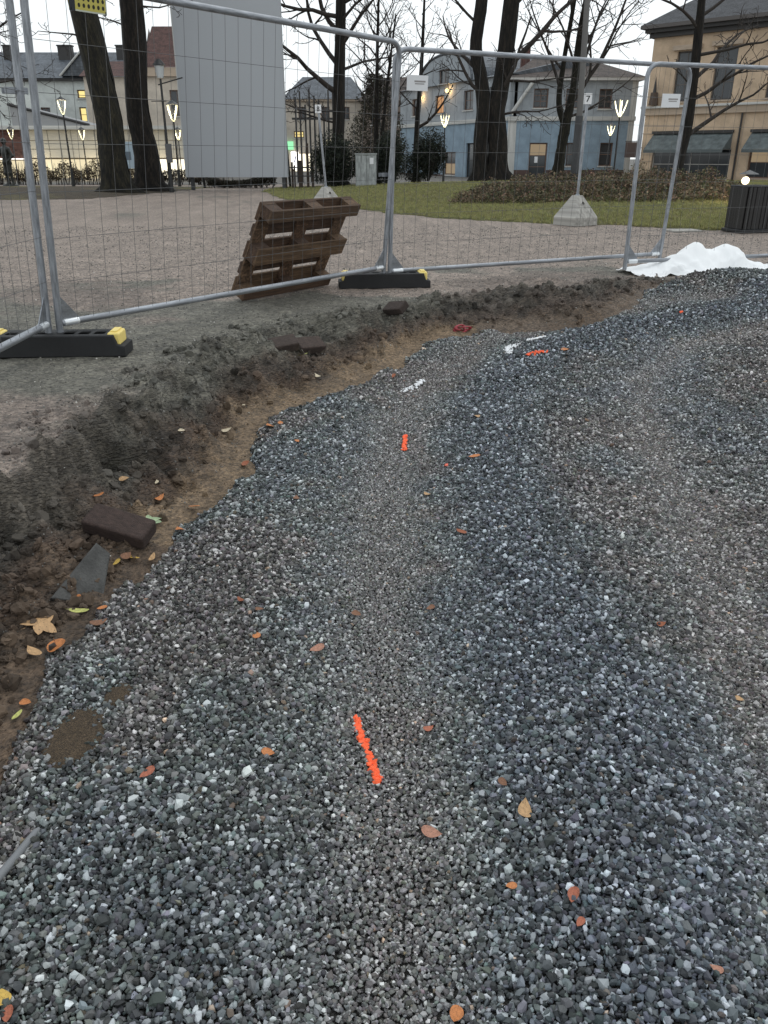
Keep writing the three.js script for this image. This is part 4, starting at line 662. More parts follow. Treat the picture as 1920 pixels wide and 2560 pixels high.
// beige house on the right
{
  const base = -0.45, b = 0.45, t = building('beige_house', 'two storey beige house with slate roof and green grey awnings', [16.4, 56], [22.14, 50.4], base), L = 13.5;
  const H1 = [[0.82, 5.8, -0.25 + b, 1.5 + b], [6.9, 11.6, -0.1 + b, 1.6 + b]], H2 = [[1.63, 2.89, 4.1 + b, 6.79 + b], [4.02, 5.3, 4.1 + b, 6.85 + b], [7.2, 8.5, 4.1 + b, 6.85 + b], [10, 11.3, 4.1 + b, 6.85 + b]];
  wall(t, B.beige, 0, L, 0, 3.4 + b, 0, H1); wall(t, B.beige, 0, L, 3.9 + b, 7.6 + b, 0, H2, 0.35, 'upper_wall');
  obj('cornice', bx(-0.15, L, 3.4 + b, 3.78 + b, -0.4, 0.2), B.beigeTrim, t); obj('cornice_cap', bx(-0.2, L, 3.78 + b, 3.9 + b, -0.4, 0.34), B.whiteTrim, t);
  obj('eave_cornice', merge([bx(-0.2, L, 7.6 + b, 7.85 + b, -0.4, 0.25), bx(-0.4, L, 7.85 + b, 8.05 + b, -10, 0.5)]), B.dark, t); obj('gutter', bx(-0.6, L, 8.05 + b, 8.25 + b, -10.1, 0.72), std([0.09, 0.08, 0.075], 0.7), t);
  obj('roof', hipRoof(-0.6, L + 0.5, 0.7, -10.2, 8.25 + b, 11.6 + b, 4.4, L - 4), B.slate, t);
  obj('side_wall', bx(0, 0.35, 0, 7.6 + b, -9.6, -0.36), B.beige, t); obj('inner_wall', bx(0.36, L, 0, 7.6 + b, -2.9, -2.7), B.dark, t); obj('inner_floor', bx(0.36, L, 3.42 + b, 3.88 + b, -2.7, -0.37), B.dark, t);
  obj('rustic_band', merge([0.75, 1.55, 2.35].map(y => bx(-0.03, 0.79, y + b, y + b + 0.05, 0, 0.03))), B.beigeTrim, t);
  for (const h of H2) { const w = windowIn(t, h, 0, { cols: 2, rows: 3, trim: B.beigeTrim, frame: std([0.1, 0.085, 0.075], 0.7) }); obj('hood_mould', bx(h[0] - 0.25, h[1] + 0.25, h[3] + 0.05, h[3] + 0.3, 0, 0.2), B.beigeTrim, w); }
  windowIn(t, H1[0], 0, { cols: 2, rows: 2, frame: B.frameWhite, name: 'shop_window', trim: B.beigeTrim }); windowIn(t, H1[1], 0, { cols: 4, rows: 2, pane: (i, j) => i === 1 && j === 1 ? LIT.warm : i === 0 && j === 1 ? LIT.soft : B.glass, frame: B.frame, name: 'shop_window', trim: B.beigeTrim });
  const aw = (u0, u1) => { const y1 = 2.34 + b, y0 = 1.45 + b, z = 1.15, a = [u0, y1, 0.02], c = [u1, y1, 0.02], e = [u1, y0, z], f = [u0, y0, z]; const w = obj('awning', prismGeo([[a, c, e, f], [a, f, [u0, y0, 0.02]], [c, [u1, y0, 0.02], e]]), B.awning, t); obj('valance', bx(u0, u1, y0 - 0.17, y0 - 0.005, z - 0.02, z), B.awning, w); obj('cassette', bx(u0 - 0.05, u1 + 0.05, y1 + 0.005, y1 + 0.16, 0.002, 0.2), B.dark, w); };
  aw(0.75, 5.75); aw(6.85, 11.65);
  obj('downpipe', bar(new THREE.Vector3(6.15, 0, 0.1), new THREE.Vector3(6.15, 3.38 + b, 0.1), 0.06, 8), B.dark, t);
  obj('pavement_step', bx(-0.3, L, -0.1, 0.12, 0.4, 1.2), M.concrete, t);
  { const s = obj('hanging_sign', bx(-0.9, -0.1, 1.0 + b, 1.9 + b, 0.35, 0.42), std([0.05, 0.03, 0.025], 0.6), t); obj('sign_arm', bx(-0.95, 0.0, 1.92 + b, 1.97 + b, 0.36, 0.4), B.dark, s); }
  { const s = obj('lantern', cyl(0.3, 0.22, 0.7, 8), std([0.06, 0.035, 0.02], 0.6), t); s.position.set(0.6, 3.95 + b, 0.3); obj('finial', (() => { const g = new THREE.ConeGeometry(0.12, 0.9, 8); g.translate(0, 1.15, 0); return g; })(), B.dark, s); }
}
// left group
{
  const base = -0.5, b = 0.5, t = building('pale_house', 'long pale house with grey blue roof at the far left', [-35.94, 77], [-22.2, 77], base), L = 14.6;
  const H = [[9.72, 10.4, 5.6 + b, 6.25 + b], [9.7, 10.3, 3.77 + b, 4.92 + b], [6.4, 7.2, 3.8 + b, 4.9 + b], [3.4, 4.2, 3.8 + b, 4.9 + b]];
  wall(t, B.palewall, -4, L, 0, 6.9 + b, 0, H); obj('gutter', bx(-4.2, L, 6.9 + b, 7.1 + b, -0.4, 0.3), B.dark, t);
  obj('inner_wall', bx(-4, L, 0, 6.9 + b, -2, -1.8), B.dark, t);
  obj('roof', prismGeo([[[-4.3, 7.1 + b, 0.4], [L + 0.1, 7.1 + b, 0.4], [L + 0.1, 9.55 + b, -5], [-4.3, 9.55 + b, -5]], [[-4.3, 9.55 + b, -5], [L + 0.1, 9.55 + b, -5], [L + 0.1, 7.1 + b, -10.4], [-4.3, 7.1 + b, -10.4]], [[L + 0.1, 7.1 + b, 0.4], [L + 0.1, 7.1 + b, -10.4], [L + 0.1, 9.55 + b, -5]]]), B.zinc, t);
  windowIn(t, H[0], 0, { pane: LIT.yellow, cols: 1, rows: 1 }); windowIn(t, H[1], 0, { pane: LIT.yellow, cols: 1, rows: 2 }); windowIn(t, H[2], 0); windowIn(t, H[3], 0);
  for (const u of [2.9, 7.7, 8.3, 12.8]) chimney(t, u, 8 + b, 9.85 + b, -3.6, B.dark, 0.6);
  const cx = 10.7, y0 = 7.25 + b, y1 = 8.95 + b, dm = obj('dormer', prismGeo([[[cx - 1.9, y0, 0.5], [cx + 1.9, y0, 0.5], [cx, y1, 0.5]], [[cx - 2, y0, 0.6], [cx, y1 + 0.1, 0.6], [cx, y1 + 0.1, -4.2], [cx - 2, y0, -1]], [[cx + 2, y0, 0.6], [cx + 2, y0, -1], [cx, y1 + 0.1, -4.2], [cx, y1 + 0.1, 0.6]]]), B.zinc, t);
  obj('verge_board', bar(new THREE.Vector3(cx - 2, y0 - 0.02, 0.66), new THREE.Vector3(cx, y1 + 0.1, 0.66), 0.09, 5), B.whiteTrim, dm); obj('verge_board', bar(new THREE.Vector3(cx + 2, y0 - 0.02, 0.66), new THREE.Vector3(cx, y1 + 0.1, 0.66), 0.09, 5), B.whiteTrim, dm);

  const t2 = building('tiled_house', 'cream house with steep red brown roof beside the tall white screen', [-20.27, 69], [-15.47, 69], base - 0.0), W = 9;
  const K = [[3.85, 4.9, 3.9 + b, 5.7 + b]];
  wall(t2, B.cream, -2.6, W, 0, 6.6 + b, 0, K); windowIn(t2, K[0], 0, { frame: B.frame });
  obj('inner_wall', bx(-2.6, W, 0, 6.6 + b, -2, -1.8), B.dark, t2); obj('string_course', bx(-2.65, W, 3.0 + b, 3.15 + b, 0, 0.1), B.beigeTrim, t2); obj('eave', bx(1.9, W, 6.6 + b, 7.2 + b, -0.4, 0.35), B.beigeTrim, t2);
  obj('roof', prismGeo([[[2.0, 7.2 + b, 0.4], [W, 7.2 + b, 0.4], [W, 10.3 + b, -3.2], [2.2, 10.3 + b, -3.2]], [[2.0, 7.2 + b, 0.4], [2.2, 10.3 + b, -3.2], [2.2, 7.2 + b, -7]]]), B.redTile, t2);
  const lr = obj('low_roof', prismGeo([[[-2.8, 6.6 + b, 0.4], [1.9, 6.6 + b, 0.4], [1.9, 7.9 + b, -3], [-2.8, 7.9 + b, -3]], [[-2.8, 6.6 + b, 0.4], [-2.8, 7.9 + b, -3], [-2.8, 6.6 + b, -3]]]), B.redTile, t2);
  obj('gable_end', prismGeo([[[1.95, 6.6 + b, 0.2], [1.95, 10.2 + b, -3.2], [1.95, 6.6 + b, -6.5]]]), std([0.45, 0.4, 0.36], 0.9, { side: THREE.DoubleSide }), t2);
  chimney(t2, 4.55, 9.4 + b, 10.8 + b, -2.7, B.brick, 0.55);

  // low lit pavilion
  const t3 = building('pavilion', 'low pavilion with glass panel wall and bright strip of light', [-28.01, 60], [-13.46, 60], -0.35), c = 0.35, Lp = 15.5;
  obj('brick_wall', bx(-2, 3.45, 0.95 + c, 2.7 + c, -0.35, 0), B.brick, t3); obj('roof_slab', bx(-2.2, Lp, 2.72 + c, 2.95 + c, -5, 0.5), B.whiteTrim, t3); obj('rear_wall', bx(-2, Lp, 0, 2.7 + c, -4.2, -4), B.cream, t3); obj('floor', bx(-2, Lp, -0.05, 0.03, -4, 0.4), M.concrete, t3);
  const panelMat = std([0.5, 0.47, 0.4], 0.5), cols = 15, x0 = 3.55, pw = (Lp - x0) / cols, rows = [[0.98, 1.5], [1.54, 2.03], [2.07, 2.68]];
  for (let i = 0; i < cols; i++) for (const [y0, y1] of rows) obj('wall_panel', bx(x0 + i * pw + 0.02, x0 + (i + 1) * pw - 0.02, y0 + c, y1 + c, -0.12, -0.06), panelMat, t3);
  for (let i = 0; i <= cols; i++) obj('mullion', bx(x0 + i * pw - 0.02, x0 + i * pw + 0.02, 0.03, 2.7 + c, -0.14, -0.04), std([0.2, 0.19, 0.17], 0.6), t3);
  for (let i = 0; i < cols; i++) obj('lit_window', bx(x0 + i * pw + 0.025, x0 + (i + 1) * pw - 0.025, 0.05, 0.88 + c, -0.11, -0.08), i < 6 ? LIT.cream : i < 9 ? LIT.cream : LIT.shop, t3);
  obj('light_strip', bx(-2, 3.7, 0.88 + c, 0.93 + c, 0.02, 0.08), LIT.white, t3); obj('strip_window', bx(-1.9, 3.4, 0.05, 0.8 + c, -0.3, -0.26), LIT.cream, t3);
  const sh2 = obj('shed_roof', prismGeo([[[3.0, 4.2 + c, 0.2], [8.1, 3.02 + c, 0.2], [8.1, 3.02 + c, -4], [3.0, 4.2 + c, -4]], [[3.0, 2.96 + c, 0.2], [8.1, 2.96 + c, 0.2], [8.1, 3.02 + c, 0.2], [3.0, 4.2 + c, 0.2]]]), std([0.3, 0.3, 0.3], 0.8, { side: THREE.DoubleSide }), t3);
  obj('fascia', bar(new THREE.Vector3(2.9, 4.24 + c, 0.25), new THREE.Vector3(8.2, 3.0 + c, 0.25), 0.09, 5), B.dark, sh2);
  obj('side_block', bx(-2, 3.0, 2.96 + c, 5.0 + c, -4, 0.0), B.palewall, t3);
  const pl = new THREE.PointLight(lin(1, 0.85, 0.55), 3.5); pl.position.set(8, 0.8, 0.9); pl.castShadow = true; t3.add(pl); const pl2 = pl.clone(); pl2.position.set(12.5, 0.8, 0.9); t3.add(pl2); const pl3 = pl.clone(); pl3.position.set(4.5, 0.8, 0.9); t3.add(pl3);
}
// houses closing the passage
{
  const base = -1.5, b = 1.5, t = building('corner_shop', 'grey roofed house with a glowing shop front in the passage', [-11.62, 94], [4.3, 94], base);
  const H = [[2.6, 3.3, 4.6 + b, 5.8 + b], [2.05, 3.1, 2.85 + b, 3.5 + b], [5, 5.9, 4.6 + b, 5.8 + b], [7.2, 8, 4.6 + b, 5.8 + b], [1.75, 3.85, -1.4 + b, 1.4 + b]];
  wall(t, B.cream, 0, 9.5, 0, 6.5 + b, 0, H); windowIn(t, H[0], 0); windowIn(t, H[1], 0, { pane: LIT.yellow }); windowIn(t, H[2], 0); windowIn(t, H[3], 0); windowIn(t, H[4], 0, { pane: LIT.shop, cols: 2, rows: 2, sill: false, name: 'shop_window' });
  obj('inner_wall', bx(0, 9.5, 0, 6.5 + b, -2, -1.8), B.dark, t); obj('roof', hipRoof(0.9, 10, 0.4, -9, 6.5 + b, 8.9 + b, 2.8, 8), B.zinc, t); obj('eave', bx(0.0, 9.6, 6.3 + b, 6.5 + b, 0, 0.3), B.beigeTrim, t);
  const s = obj('green_sign', bx(1.2, 1.95, 1.7 + b, 2.5 + b, 0.1, 0.4), LIT.green, t); const w = obj('white_sign', bx(1.7, 2.5, -0.2 + b, 1.5 + b, 0.4, 0.6), LIT.white, t);
  const mk = bx(-0.07, 0.07, -0.3, 0.3, 0, 0.02); mk.applyMatrix4(new THREE.Matrix4().makeShear(0, 0, 0.2, 0, 0, 0)); mk.translate(2.12, 0.75 + b, 0.602); obj('sign_mark', mk, std([0.02, 0.06, 0.4], 0.6), w);
  obj('side_glow_window', bx(0.75, 1.15, -0.8 + b, 1.4 + b, 0.05, 0.1), LIT.shop, t);
  const t2 = building('brown_roof_house', 'low house with brown roof behind the bare trees', [-2.3, 92], [5.6, 90], -1.4), c = 1.4, L = 8.1;
  const K = [[1, 2, 4.0 + c, 5.2 + c], [3.4, 4.4, 4 + c, 5.2 + c], [5.8, 6.8, 4 + c, 5.2 + c]];
  wall(t2, std([0.25, 0.2, 0.17], 0.9, { map: rep(T.plaster, 0.4) }), 0, L, 0, 6.2 + c, 0, K); for (const k of K) windowIn(t2, k, 0); obj('roof', hipRoof(-0.4, L + 0.4, 0.4, -8, 6.2 + c, 8.6 + c, 1, L - 1), B.brownTile, t2); obj('inner_wall', bx(0, L, 0, 6.2 + c, -2, -1.8), B.dark, t2);
}
// ------------------------------------------------------------------ tall white screen
{
  const t = thing('projection_screen', 'tall blank white screen standing between trees and passage', 'screen', V(-6.85, 0, 30.1), 0.0);
  const g = bx(0, 3.5, 0.42, 7.6, -0.4, 0); obj('panel', g, std([0.38, 0.395, 0.415], 0.85), t);
  for (const x of [0.15, 3.35]) { obj('leg', bx(x - 0.06, x + 0.06, 0, 0.42, -0.3, -0.15), M.darkSteel, t); obj('brace', bar(new THREE.Vector3(x, 3.5, -0.4), new THREE.Vector3(x, 0, -2.2), 0.05, 6), M.darkSteel, t); }
  obj('edge_trim', bx(-0.03, -0.001, 0.42, 7.6, -0.42, 0.02), std([0.5, 0.5, 0.48], 0.7), t);
}
// ------------------------------------------------------------------ cabinet, sign, railing, poles, statue
{
  const t = thing('utility_cabinet', 'grey metal utility cabinet between two evergreen shrubs', 'cabinet', V(-0.62, 0.12, 30)); const m = std([0.42, 0.44, 0.43], 0.6, { map: T.grain });
  obj('body', bx(-0.36, 0.36, 0, 1.02, -0.32, 0), m, t); obj('door', bx(-0.35, 0.015, 0.06, 0.98, 0.001, 0.02), m, t); obj('door', bx(0.035, 0.35, 0.06, 0.98, 0.001, 0.02), m, t); obj('cap', bx(-0.38, 0.38, 1.02, 1.06, -0.35, 0.04), m, t); obj('notice', bx(0.12, 0.26, 0.72, 0.92, 0.021, 0.026), M.white, t); obj('plinth', bx(-0.34, 0.34, -0.2, 0, -0.3, -0.02), M.concrete, t);
  const s = thing('information_board', 'pale blue information board between the two leaning trunks', 'board', V(-9.98, 0, 34)); obj('board', bx(-0.33, 0.33, 0.65, 1.6, 0, 0.05), std([0.4, 0.5, 0.58], 0.5), s); obj('picture', bx(-0.15, 0.17, 0.95, 1.25, 0.051, 0.056), std([0.12, 0.16, 0.2], 0.5), s); for (const x of [-0.25, 0.4]) obj('post', bx(x - 0.05, x + 0.05, 0, x > 0 ? 1.75 : 0.65, -0.06, -0.001), std([0.2, 0.21, 0.2], 0.7), s);
  const r = thing('street_railing', 'dark post and rail barrier in front of the glowing shop', 'railing', V(-3.5, 0, 31), 0.05);
  [[0, 0.03, 0.55], [0.23, 0.035, 0.9], [0.31, 0.03, 0.8], [0.52, 0.07, 0.95], [0.78, 0.045, 1.5], [0.95, 0.04, 0.9]].forEach(([x, w, h]) => obj('post', bx(x - w, x + w, 0, h, -w, w), std([0.05, 0.035, 0.025], 0.8), r));
  obj('rail', bx(-0.05, 1.0, 0.42, 0.46, 0.07, 0.1), B.dark, r); obj('rail', bx(-0.05, 1.0, 0.7, 0.74, 0.07, 0.1), B.dark, r);
  const st = thing('timber_pole_frame', 'row of tall dark timber poles behind the left shrub', 'pole frame', V(-4.55, -0.2, 46));
  for (let i = 0; i < 9; i++) { const x = i * 0.24, h = 4.0 + 0.5 * noise(i * 1.7, 3); obj('pole', cyl(0.055, 0.045, h, 7), B.dark, st).position.set(x, 0, 0.2 * noise(i, 9)); } obj('crossbar', bx(-0.2, 2.1, 3.0, 3.1, -0.06, 0.06), B.dark, st);
}
{ // bronze statue at the left edge
  const t = thing('statue', 'dark bronze standing figure on a flat base at the left edge', 'statue', V(-14.25, 0.05, 33), -0.5);
  const J = { neck: [0, 1.36, 0], head: [0.02, 1.56, 0.02], chest: [0, 1.15, 0], hip: [0, 0.86, 0.01], sl: [-0.17, 1.28, 0], sr: [0.17, 1.28, 0], el: [-0.3, 1.06, 0.06], er: [0.3, 1.05, -0.05], wl: [-0.2, 0.9, 0.2], wr: [0.2, 0.86, 0.12], hl: [-0.09, 0.82, 0], hr: [0.09, 0.82, 0], kl: [-0.1, 0.46, 0.04], kr: [0.12, 0.46, 0.02], al: [-0.1, 0.08, -0.02], ar: [0.14, 0.08, -0.02], tl: [-0.11, 0.04, 0.14], tr: [0.17, 0.04, 0.13] };
  const bones = [['head', 'head', .105, .1], ['neck', 'head', .055, .06], ['chest', 'neck', .13, .07], ['hip', 'chest', .13, .15], ['sl', 'sr', .08, .08], ['sl', 'el', .065, .05], ['el', 'wl', .05, .036], ['sr', 'er', .065, .05], ['er', 'wr', .05, .036], ['hl', 'kl', .1, .065], ['kl', 'al', .062, .042], ['hr', 'kr', .1, .065], ['kr', 'ar', .062, .042], ['al', 'tl', .045, .035], ['ar', 'tr', .045, .035], ['hl', 'hr', .11, .11]];
  const N = 64, S = 0.9, mc = new MarchingCubes(N, new THREE.MeshBasicMaterial(), false, false, 60000), smin = (a, b, k) => { const h = clamp(0.5 + 0.5 * (b - a) / k); return lerp(b, a, h) - k * h * (1 - h); };
  for (let k = 0; k < N; k++) for (let j = 0; j < N; j++) for (let i = 0; i < N; i++) { const x = (i / (N / 2) - 1) * S, y = (j / (N / 2) - 1) * S + 0.86, z = (k / (N / 2) - 1) * S; let dd = 9; for (const [a, b, ra, rb] of bones) { const A = J[a], C = J[b], vx = C[0] - A[0], vy = C[1] - A[1], vz = C[2] - A[2], l = vx * vx + vy * vy + vz * vz, h = l ? clamp(((x - A[0]) * vx + (y - A[1]) * vy + (z - A[2]) * vz) / l) : 0; dd = smin(dd, Math.hypot(x - A[0] - vx * h, y - A[1] - vy * h, z - A[2] - vz * h) - lerp(ra, rb, h), 0.04); } mc.field[k * N * N + j * N + i] = -dd; }
  mc.isolation = 0; mc.update(); const n = mc.count, g = new THREE.BufferGeometry(), P = mc.positionArray.slice(0, n * 3), Q = mc.normalArray.slice(0, n * 3); for (let i = 0; i < n; i++) { P[i * 3] *= S; P[i * 3 + 1] = P[i * 3 + 1] * S + 0.86; P[i * 3 + 2] *= S; }
  g.setAttribute('position', new THREE.BufferAttribute(P, 3)); g.setAttribute('normal', new THREE.BufferAttribute(Q, 3));
  const m = std([0.03, 0.032, 0.028], 0.5, { metalness: 0.3 }); obj('figure', g, m, t); obj('base', cyl(0.3, 0.28, 0.05, 16), m, t);
}
// ------------------------------------------------------------------ street lamps
{
  const frame = std([0.015, 0.015, 0.015], 0.5), bulb = new THREE.MeshStandardMaterial({ color: 0xffffff, roughness: 0.4, emissive: lin(1, 0.88, 0.4), emissiveIntensity: 0.95 });
  const protoG = { pole: merge([cyl(0.07, 0.05, 0.7, 8), (() => { const g = cyl(0.035, 0.03, 1.95, 8); g.translate(0, 0.7, 0); return g; })()]) };
  const arms = []; for (let k = 0; k < 4; k++) { const a = k * Math.PI / 2 + 0.4, tb = new Tubes(), pts = []; for (let i = 0; i <= 8; i++) { const u = i / 8, r = 0.02 + 0.24 * u ** 0.75 * (1 - 0.12 * u * u); pts.push(new THREE.Vector3(Math.cos(a) * r, u * 0.55, Math.sin(a) * r)); } tb.add(pts, pts.map(() => 0.019), 6); arms.push(tb.build()); }
  const capG = merge([(() => { const g = new THREE.ConeGeometry(0.26, 0.16, 10); g.translate(0, 0.66, 0); return g; })(), cyl(0.02, 0.01, 0.95, 6)]);
  const lamp = (label, x, d, h, y0 = 0, cap = true, k = 1) => {
    const t = thing('street_lamp', label, 'street lamp', V(x, y0, d), 0, 'crown shaped street lamps');
    const p = obj('pole', protoG.pole, frame, t); p.scale.y = (h - y0) / 2.65;
    const hd = new THREE.Group(); hd.name = 'lantern'; hd.position.y = h - y0; hd.scale.setScalar(k); t.add(hd);
    for (const a of arms) obj('glowing_lamp_arm', a, bulb, hd); if (cap) obj('cap', capG, frame, hd);
    const l = new THREE.PointLight(lin(1, 0.88, 0.6), 1.6); l.position.set(0, h - y0 + 0.3, 0); l.castShadow = true; l.shadow.radius = 6; t.add(l);
  };
  lamp('crown shaped street lamp in front of the blue gable, left of twin trunks', 3.08, 45, 2.42, -0.2);
  lamp('large crown shaped street lamp beside the beige house corner', 9.25, 35, 2.5, 0, false, 1.05);
  lamp('small distant crown lamp against the blue right wing', 14.08, 55, 2.25, -0.4);
  lamp('capped crown lamp left of the leaning trunks', -11.5, 32, 2.45, 0, true, 0.8);
  lamp('crown lamp just left of the white screen, upper one', -8.04, 34, 2.3, 0);
  lamp('crown lamp at the screen edge, lower one', -12.81, 55, 2.0, -0.3);
  lamp('crown lamp in front of the pavilion panels', -18.78, 55, 2.0, -0.3);
  lamp('crown lamp before the brick wall at the far left', -23.2, 55, 2.05, -0.3);
  lamp('tiny crown lamp glowing between the dark timber poles', -4.77, 75, 1.8, -0.6);
  const t = thing('lantern_post', 'black post with old glass lantern and ladder bar', 'lantern post', V(-7.0, 0, 28.4)); t.scale.setScalar(1.12);
  obj('pole', merge([cyl(0.07, 0.055, 0.9, 8), (() => { const g = cyl(0.04, 0.03, 2.05, 8); g.translate(0, 0.9, 0); return g; })()]), frame, t);
  obj('ladder_bar', bar(new THREE.Vector3(-0.08, 2.8, 0), new THREE.Vector3(0.62, 2.98, 0), 0.018, 6), frame, t); obj('crossbar', bx(-0.32, 0.1, 2.38, 2.4, -0.01, 0.01), frame, t);
  obj('glass', (() => { const g = new THREE.CylinderGeometry(0.14, 0.09, 0.3, 6); g.translate(0, 3.12, 0); return g; })(), std([0.5, 0.52, 0.52], 0.3), t); obj('roof', (() => { const g = new THREE.CylinderGeometry(0.05, 0.19, 0.16, 6); g.translate(0, 3.36, 0); return g; })(), frame, t); obj('control_box', bx(-0.02, 0.14, 0.8, 1.3, 0.06, 0.18), std([0.1, 0.1, 0.1], 0.6), t);
}

// ------------------------------------------------------------------ things lying on the bank and gravel
function lay(o, x, d, lift, turn, tilt = 0, roll = 0) { o.position.copy(V(x, groundY(x, d) + lift, d)); o.rotation.set(tilt, turn, roll, 'YXZ'); return o; }
{
  const paver = (seed) => { const g = new RoundedBoxGeometry(0.24, 0.07, 0.12, 3, 0.012), p = g.attributes.position; for (let i = 0; i < p.count; i++) { const x = p.getX(i), y = p.getY(i), z = p.getZ(i), n = 1 + 0.035 * noise(x * 30 + seed, z * 30 + y * 20); p.setXYZ(i, x * n, y * n, z * n); } g.computeVertexNormals(); return g; };
  const mat = (c) => std(c, 0.9, { map: rep(T.grain, 2), bumpMap: rep(T.dirtBump, 0.6), bumpScale: 0.004 });
  tag(lay(obj('paving_brick', paver(1), mat([0.095, 0.065, 0.052])), -0.53, 5.62, 0.03, 0.75, 0.55, -0.1), 'brown paving brick tilted on the bank below the pallet', 'brick', 'old paving bricks in the dug bank');
  tag(lay(obj('paving_brick', paver(2), mat([0.085, 0.06, 0.048])), -0.7, 5.38, 0.02, 0.5, 0.4, 0.1), 'half buried paving brick lying left of the tilted one', 'brick', 'old paving bricks in the dug bank');
  tag(lay(obj('paving_brick', paver(3), mat([0.075, 0.052, 0.042])), 0.09, 6.25, 0.035, -0.75, 0.6, 0.2), 'small dark brick on the bank below the middle post', 'brick', 'old paving bricks in the dug bank').scale.set(0.85, 0.85, 0.85);
  tag(lay(obj('paving_brick', paver(4), mat([0.08, 0.05, 0.04])), -1.05, 2.88, 0.004, -0.3, 0.3, -0.2), 'dark reddish brick at the gravel edge near the green leaf', 'brick', 'old paving bricks in the dug bank').scale.set(1.1, 0.95, 1);
  // grey slab wedge
  const sp = new THREE.Shape([[-0.1, -0.09], [0.06, -0.1], [0.075, 0.1], [0.03, 0.13]].map(p => new THREE.Vector2(...p))), sg = new THREE.ExtrudeGeometry(sp, { depth: 0.035, bevelEnabled: true, bevelSize: 0.006, bevelThickness: 0.006, bevelSegments: 2 }); sg.rotateX(-Math.PI / 2);
  tag(lay(obj('concrete_slab', sg, std([0.105, 0.102, 0.095], 0.9, { map: rep(T.grain, 3), bumpMap: T.dirtBump, bumpScale: 0.003 })), -1.085, 2.53, -0.03, 0.1, 0.7, -0.5), 'grey wedge of broken slab leaning at the gravel edge', 'slab');
  // red plastic scrap
  const rg = new THREE.TorusKnotGeometry(0.045, 0.014, 48, 6, 2, 3); rg.scale(1.1, 0.45, 0.7); tag(lay(obj('plastic_scrap', rg, std([0.3, 0.03, 0.04], 0.45)), 0.63, 6.52, 0.02, 0.3), 'crumpled dark red plastic scrap on the sand', 'scrap');
  // grey rod
  const tb = new Tubes(), a = V(-0.87, groundY(-0.87, 1.05) + 0.02, 1.05), b = V(-0.8, groundY(-0.8, 1.38) + 0.012, 1.38); tb.add([a, a.clone().lerp(b, 0.5), b, b.clone().addScaledVector(b.clone().sub(a).normalize(), 0.012)], [0.011, 0.0105, 0.009, 0.004], 10);
  tag(obj('grey_rod', tb.build(), std([0.17, 0.175, 0.18], 0.6)), 'grey plastic rod lying on gravel at the lower left', 'rod');
}
// ------------------------------------------------------------------ sprayed paint: stones wearing paint
{
  const mark = (name, label, pts, w, n, c, seed, fill = 1) => {
    const rng = mulberry(seed), gs = []; let L = 0; const seg = []; for (let i = 1; i < pts.length; i++) { const l = Math.hypot(pts[i][0] - pts[i - 1][0], pts[i][1] - pts[i - 1][1]); seg.push(l); L += l; }
    for (let k = 0; k < n; k++) { let u = rng() * L, i = 0; while (u > seg[i] && i < seg.length - 1) u -= seg[i++]; const t = u / seg[i], px = lerp(pts[i][0], pts[i + 1][0], t), pd = lerp(pts[i][1], pts[i + 1][1], t), ww = w * (0.7 + 0.6 * noise(px * 40, pd * 40)), a = rng() * 6.3, r = ww * Math.sqrt(rng()), x = px + Math.cos(a) * r, d = pd + Math.sin(a) * r; if (rng() > fill) continue;
      const s = 0.010 + 0.008 * rng(), g = STONES[(rng() * 4) | 0].clone(); g.applyMatrix4(mat4(_p.set(x, gravelH(x, d) + 0.0035 + 0.004 * rng() + 0.0045 * Math.max(0, d - 2.5), -d), _e.set(rng() * 0.6, rng() * 6.3, rng() * 0.6), _s.set(s * 1.25, s * 0.75, s * 1.15))); gs.push(g); }
    tag(obj(name, merge(gs), std(c, 0.6)), label, 'paint mark', 'sprayed marks on the gravel');
  };
  const OR = [0.95, 0.13, 0.035], WH = [0.8, 0.8, 0.8];
  mark('paint_mark', 'curved orange sprayed line in the foreground gravel', [[-0.082, 1.822], [-0.06, 1.74], [-0.043, 1.682], [-0.025, 1.61], [-0.012, 1.562]], 0.011, 120, OR, 1);
  mark('paint_mark', 'short straight orange sprayed line in the middle gravel', [[0.119, 4.24], [0.107, 4.02]], 0.013, 90, OR, 2);
  mark('paint_mark', 'faint orange spray specks near the far white mark', [[1.05, 5.72], [1.1, 5.78], [1.18, 5.81]], 0.035, 34, OR, 3);
  mark('paint_mark', 'single small orange spray spot at the far right gravel', [[2.51, 6.88], [2.53, 6.9]], 0.018, 24, OR, 4);
  mark('paint_mark', 'small white sprayed mark at the middle gravel edge', [[0.12, 5.03], [0.2, 5.14], [0.26, 5.28]], 0.03, 60, WH, 5);
  mark('paint_mark', 'larger white sprayed mark near the far bank', [[0.91, 5.82], [0.93, 5.98], [1.0, 6.07]], 0.04, 90, WH, 6); 
  mark('paint_mark', 'thin white sprayed dash right of the larger white mark', [[1.1, 6.15], [1.25, 6.235]], 0.022, 46, WH, 7);
  mark('paint_mark', 'tiny coral spray dot right of the middle orange line', [[0.31, 3.74], [0.315, 3.75]], 0.014, 12, [0.8, 0.16, 0.1], 8);
}
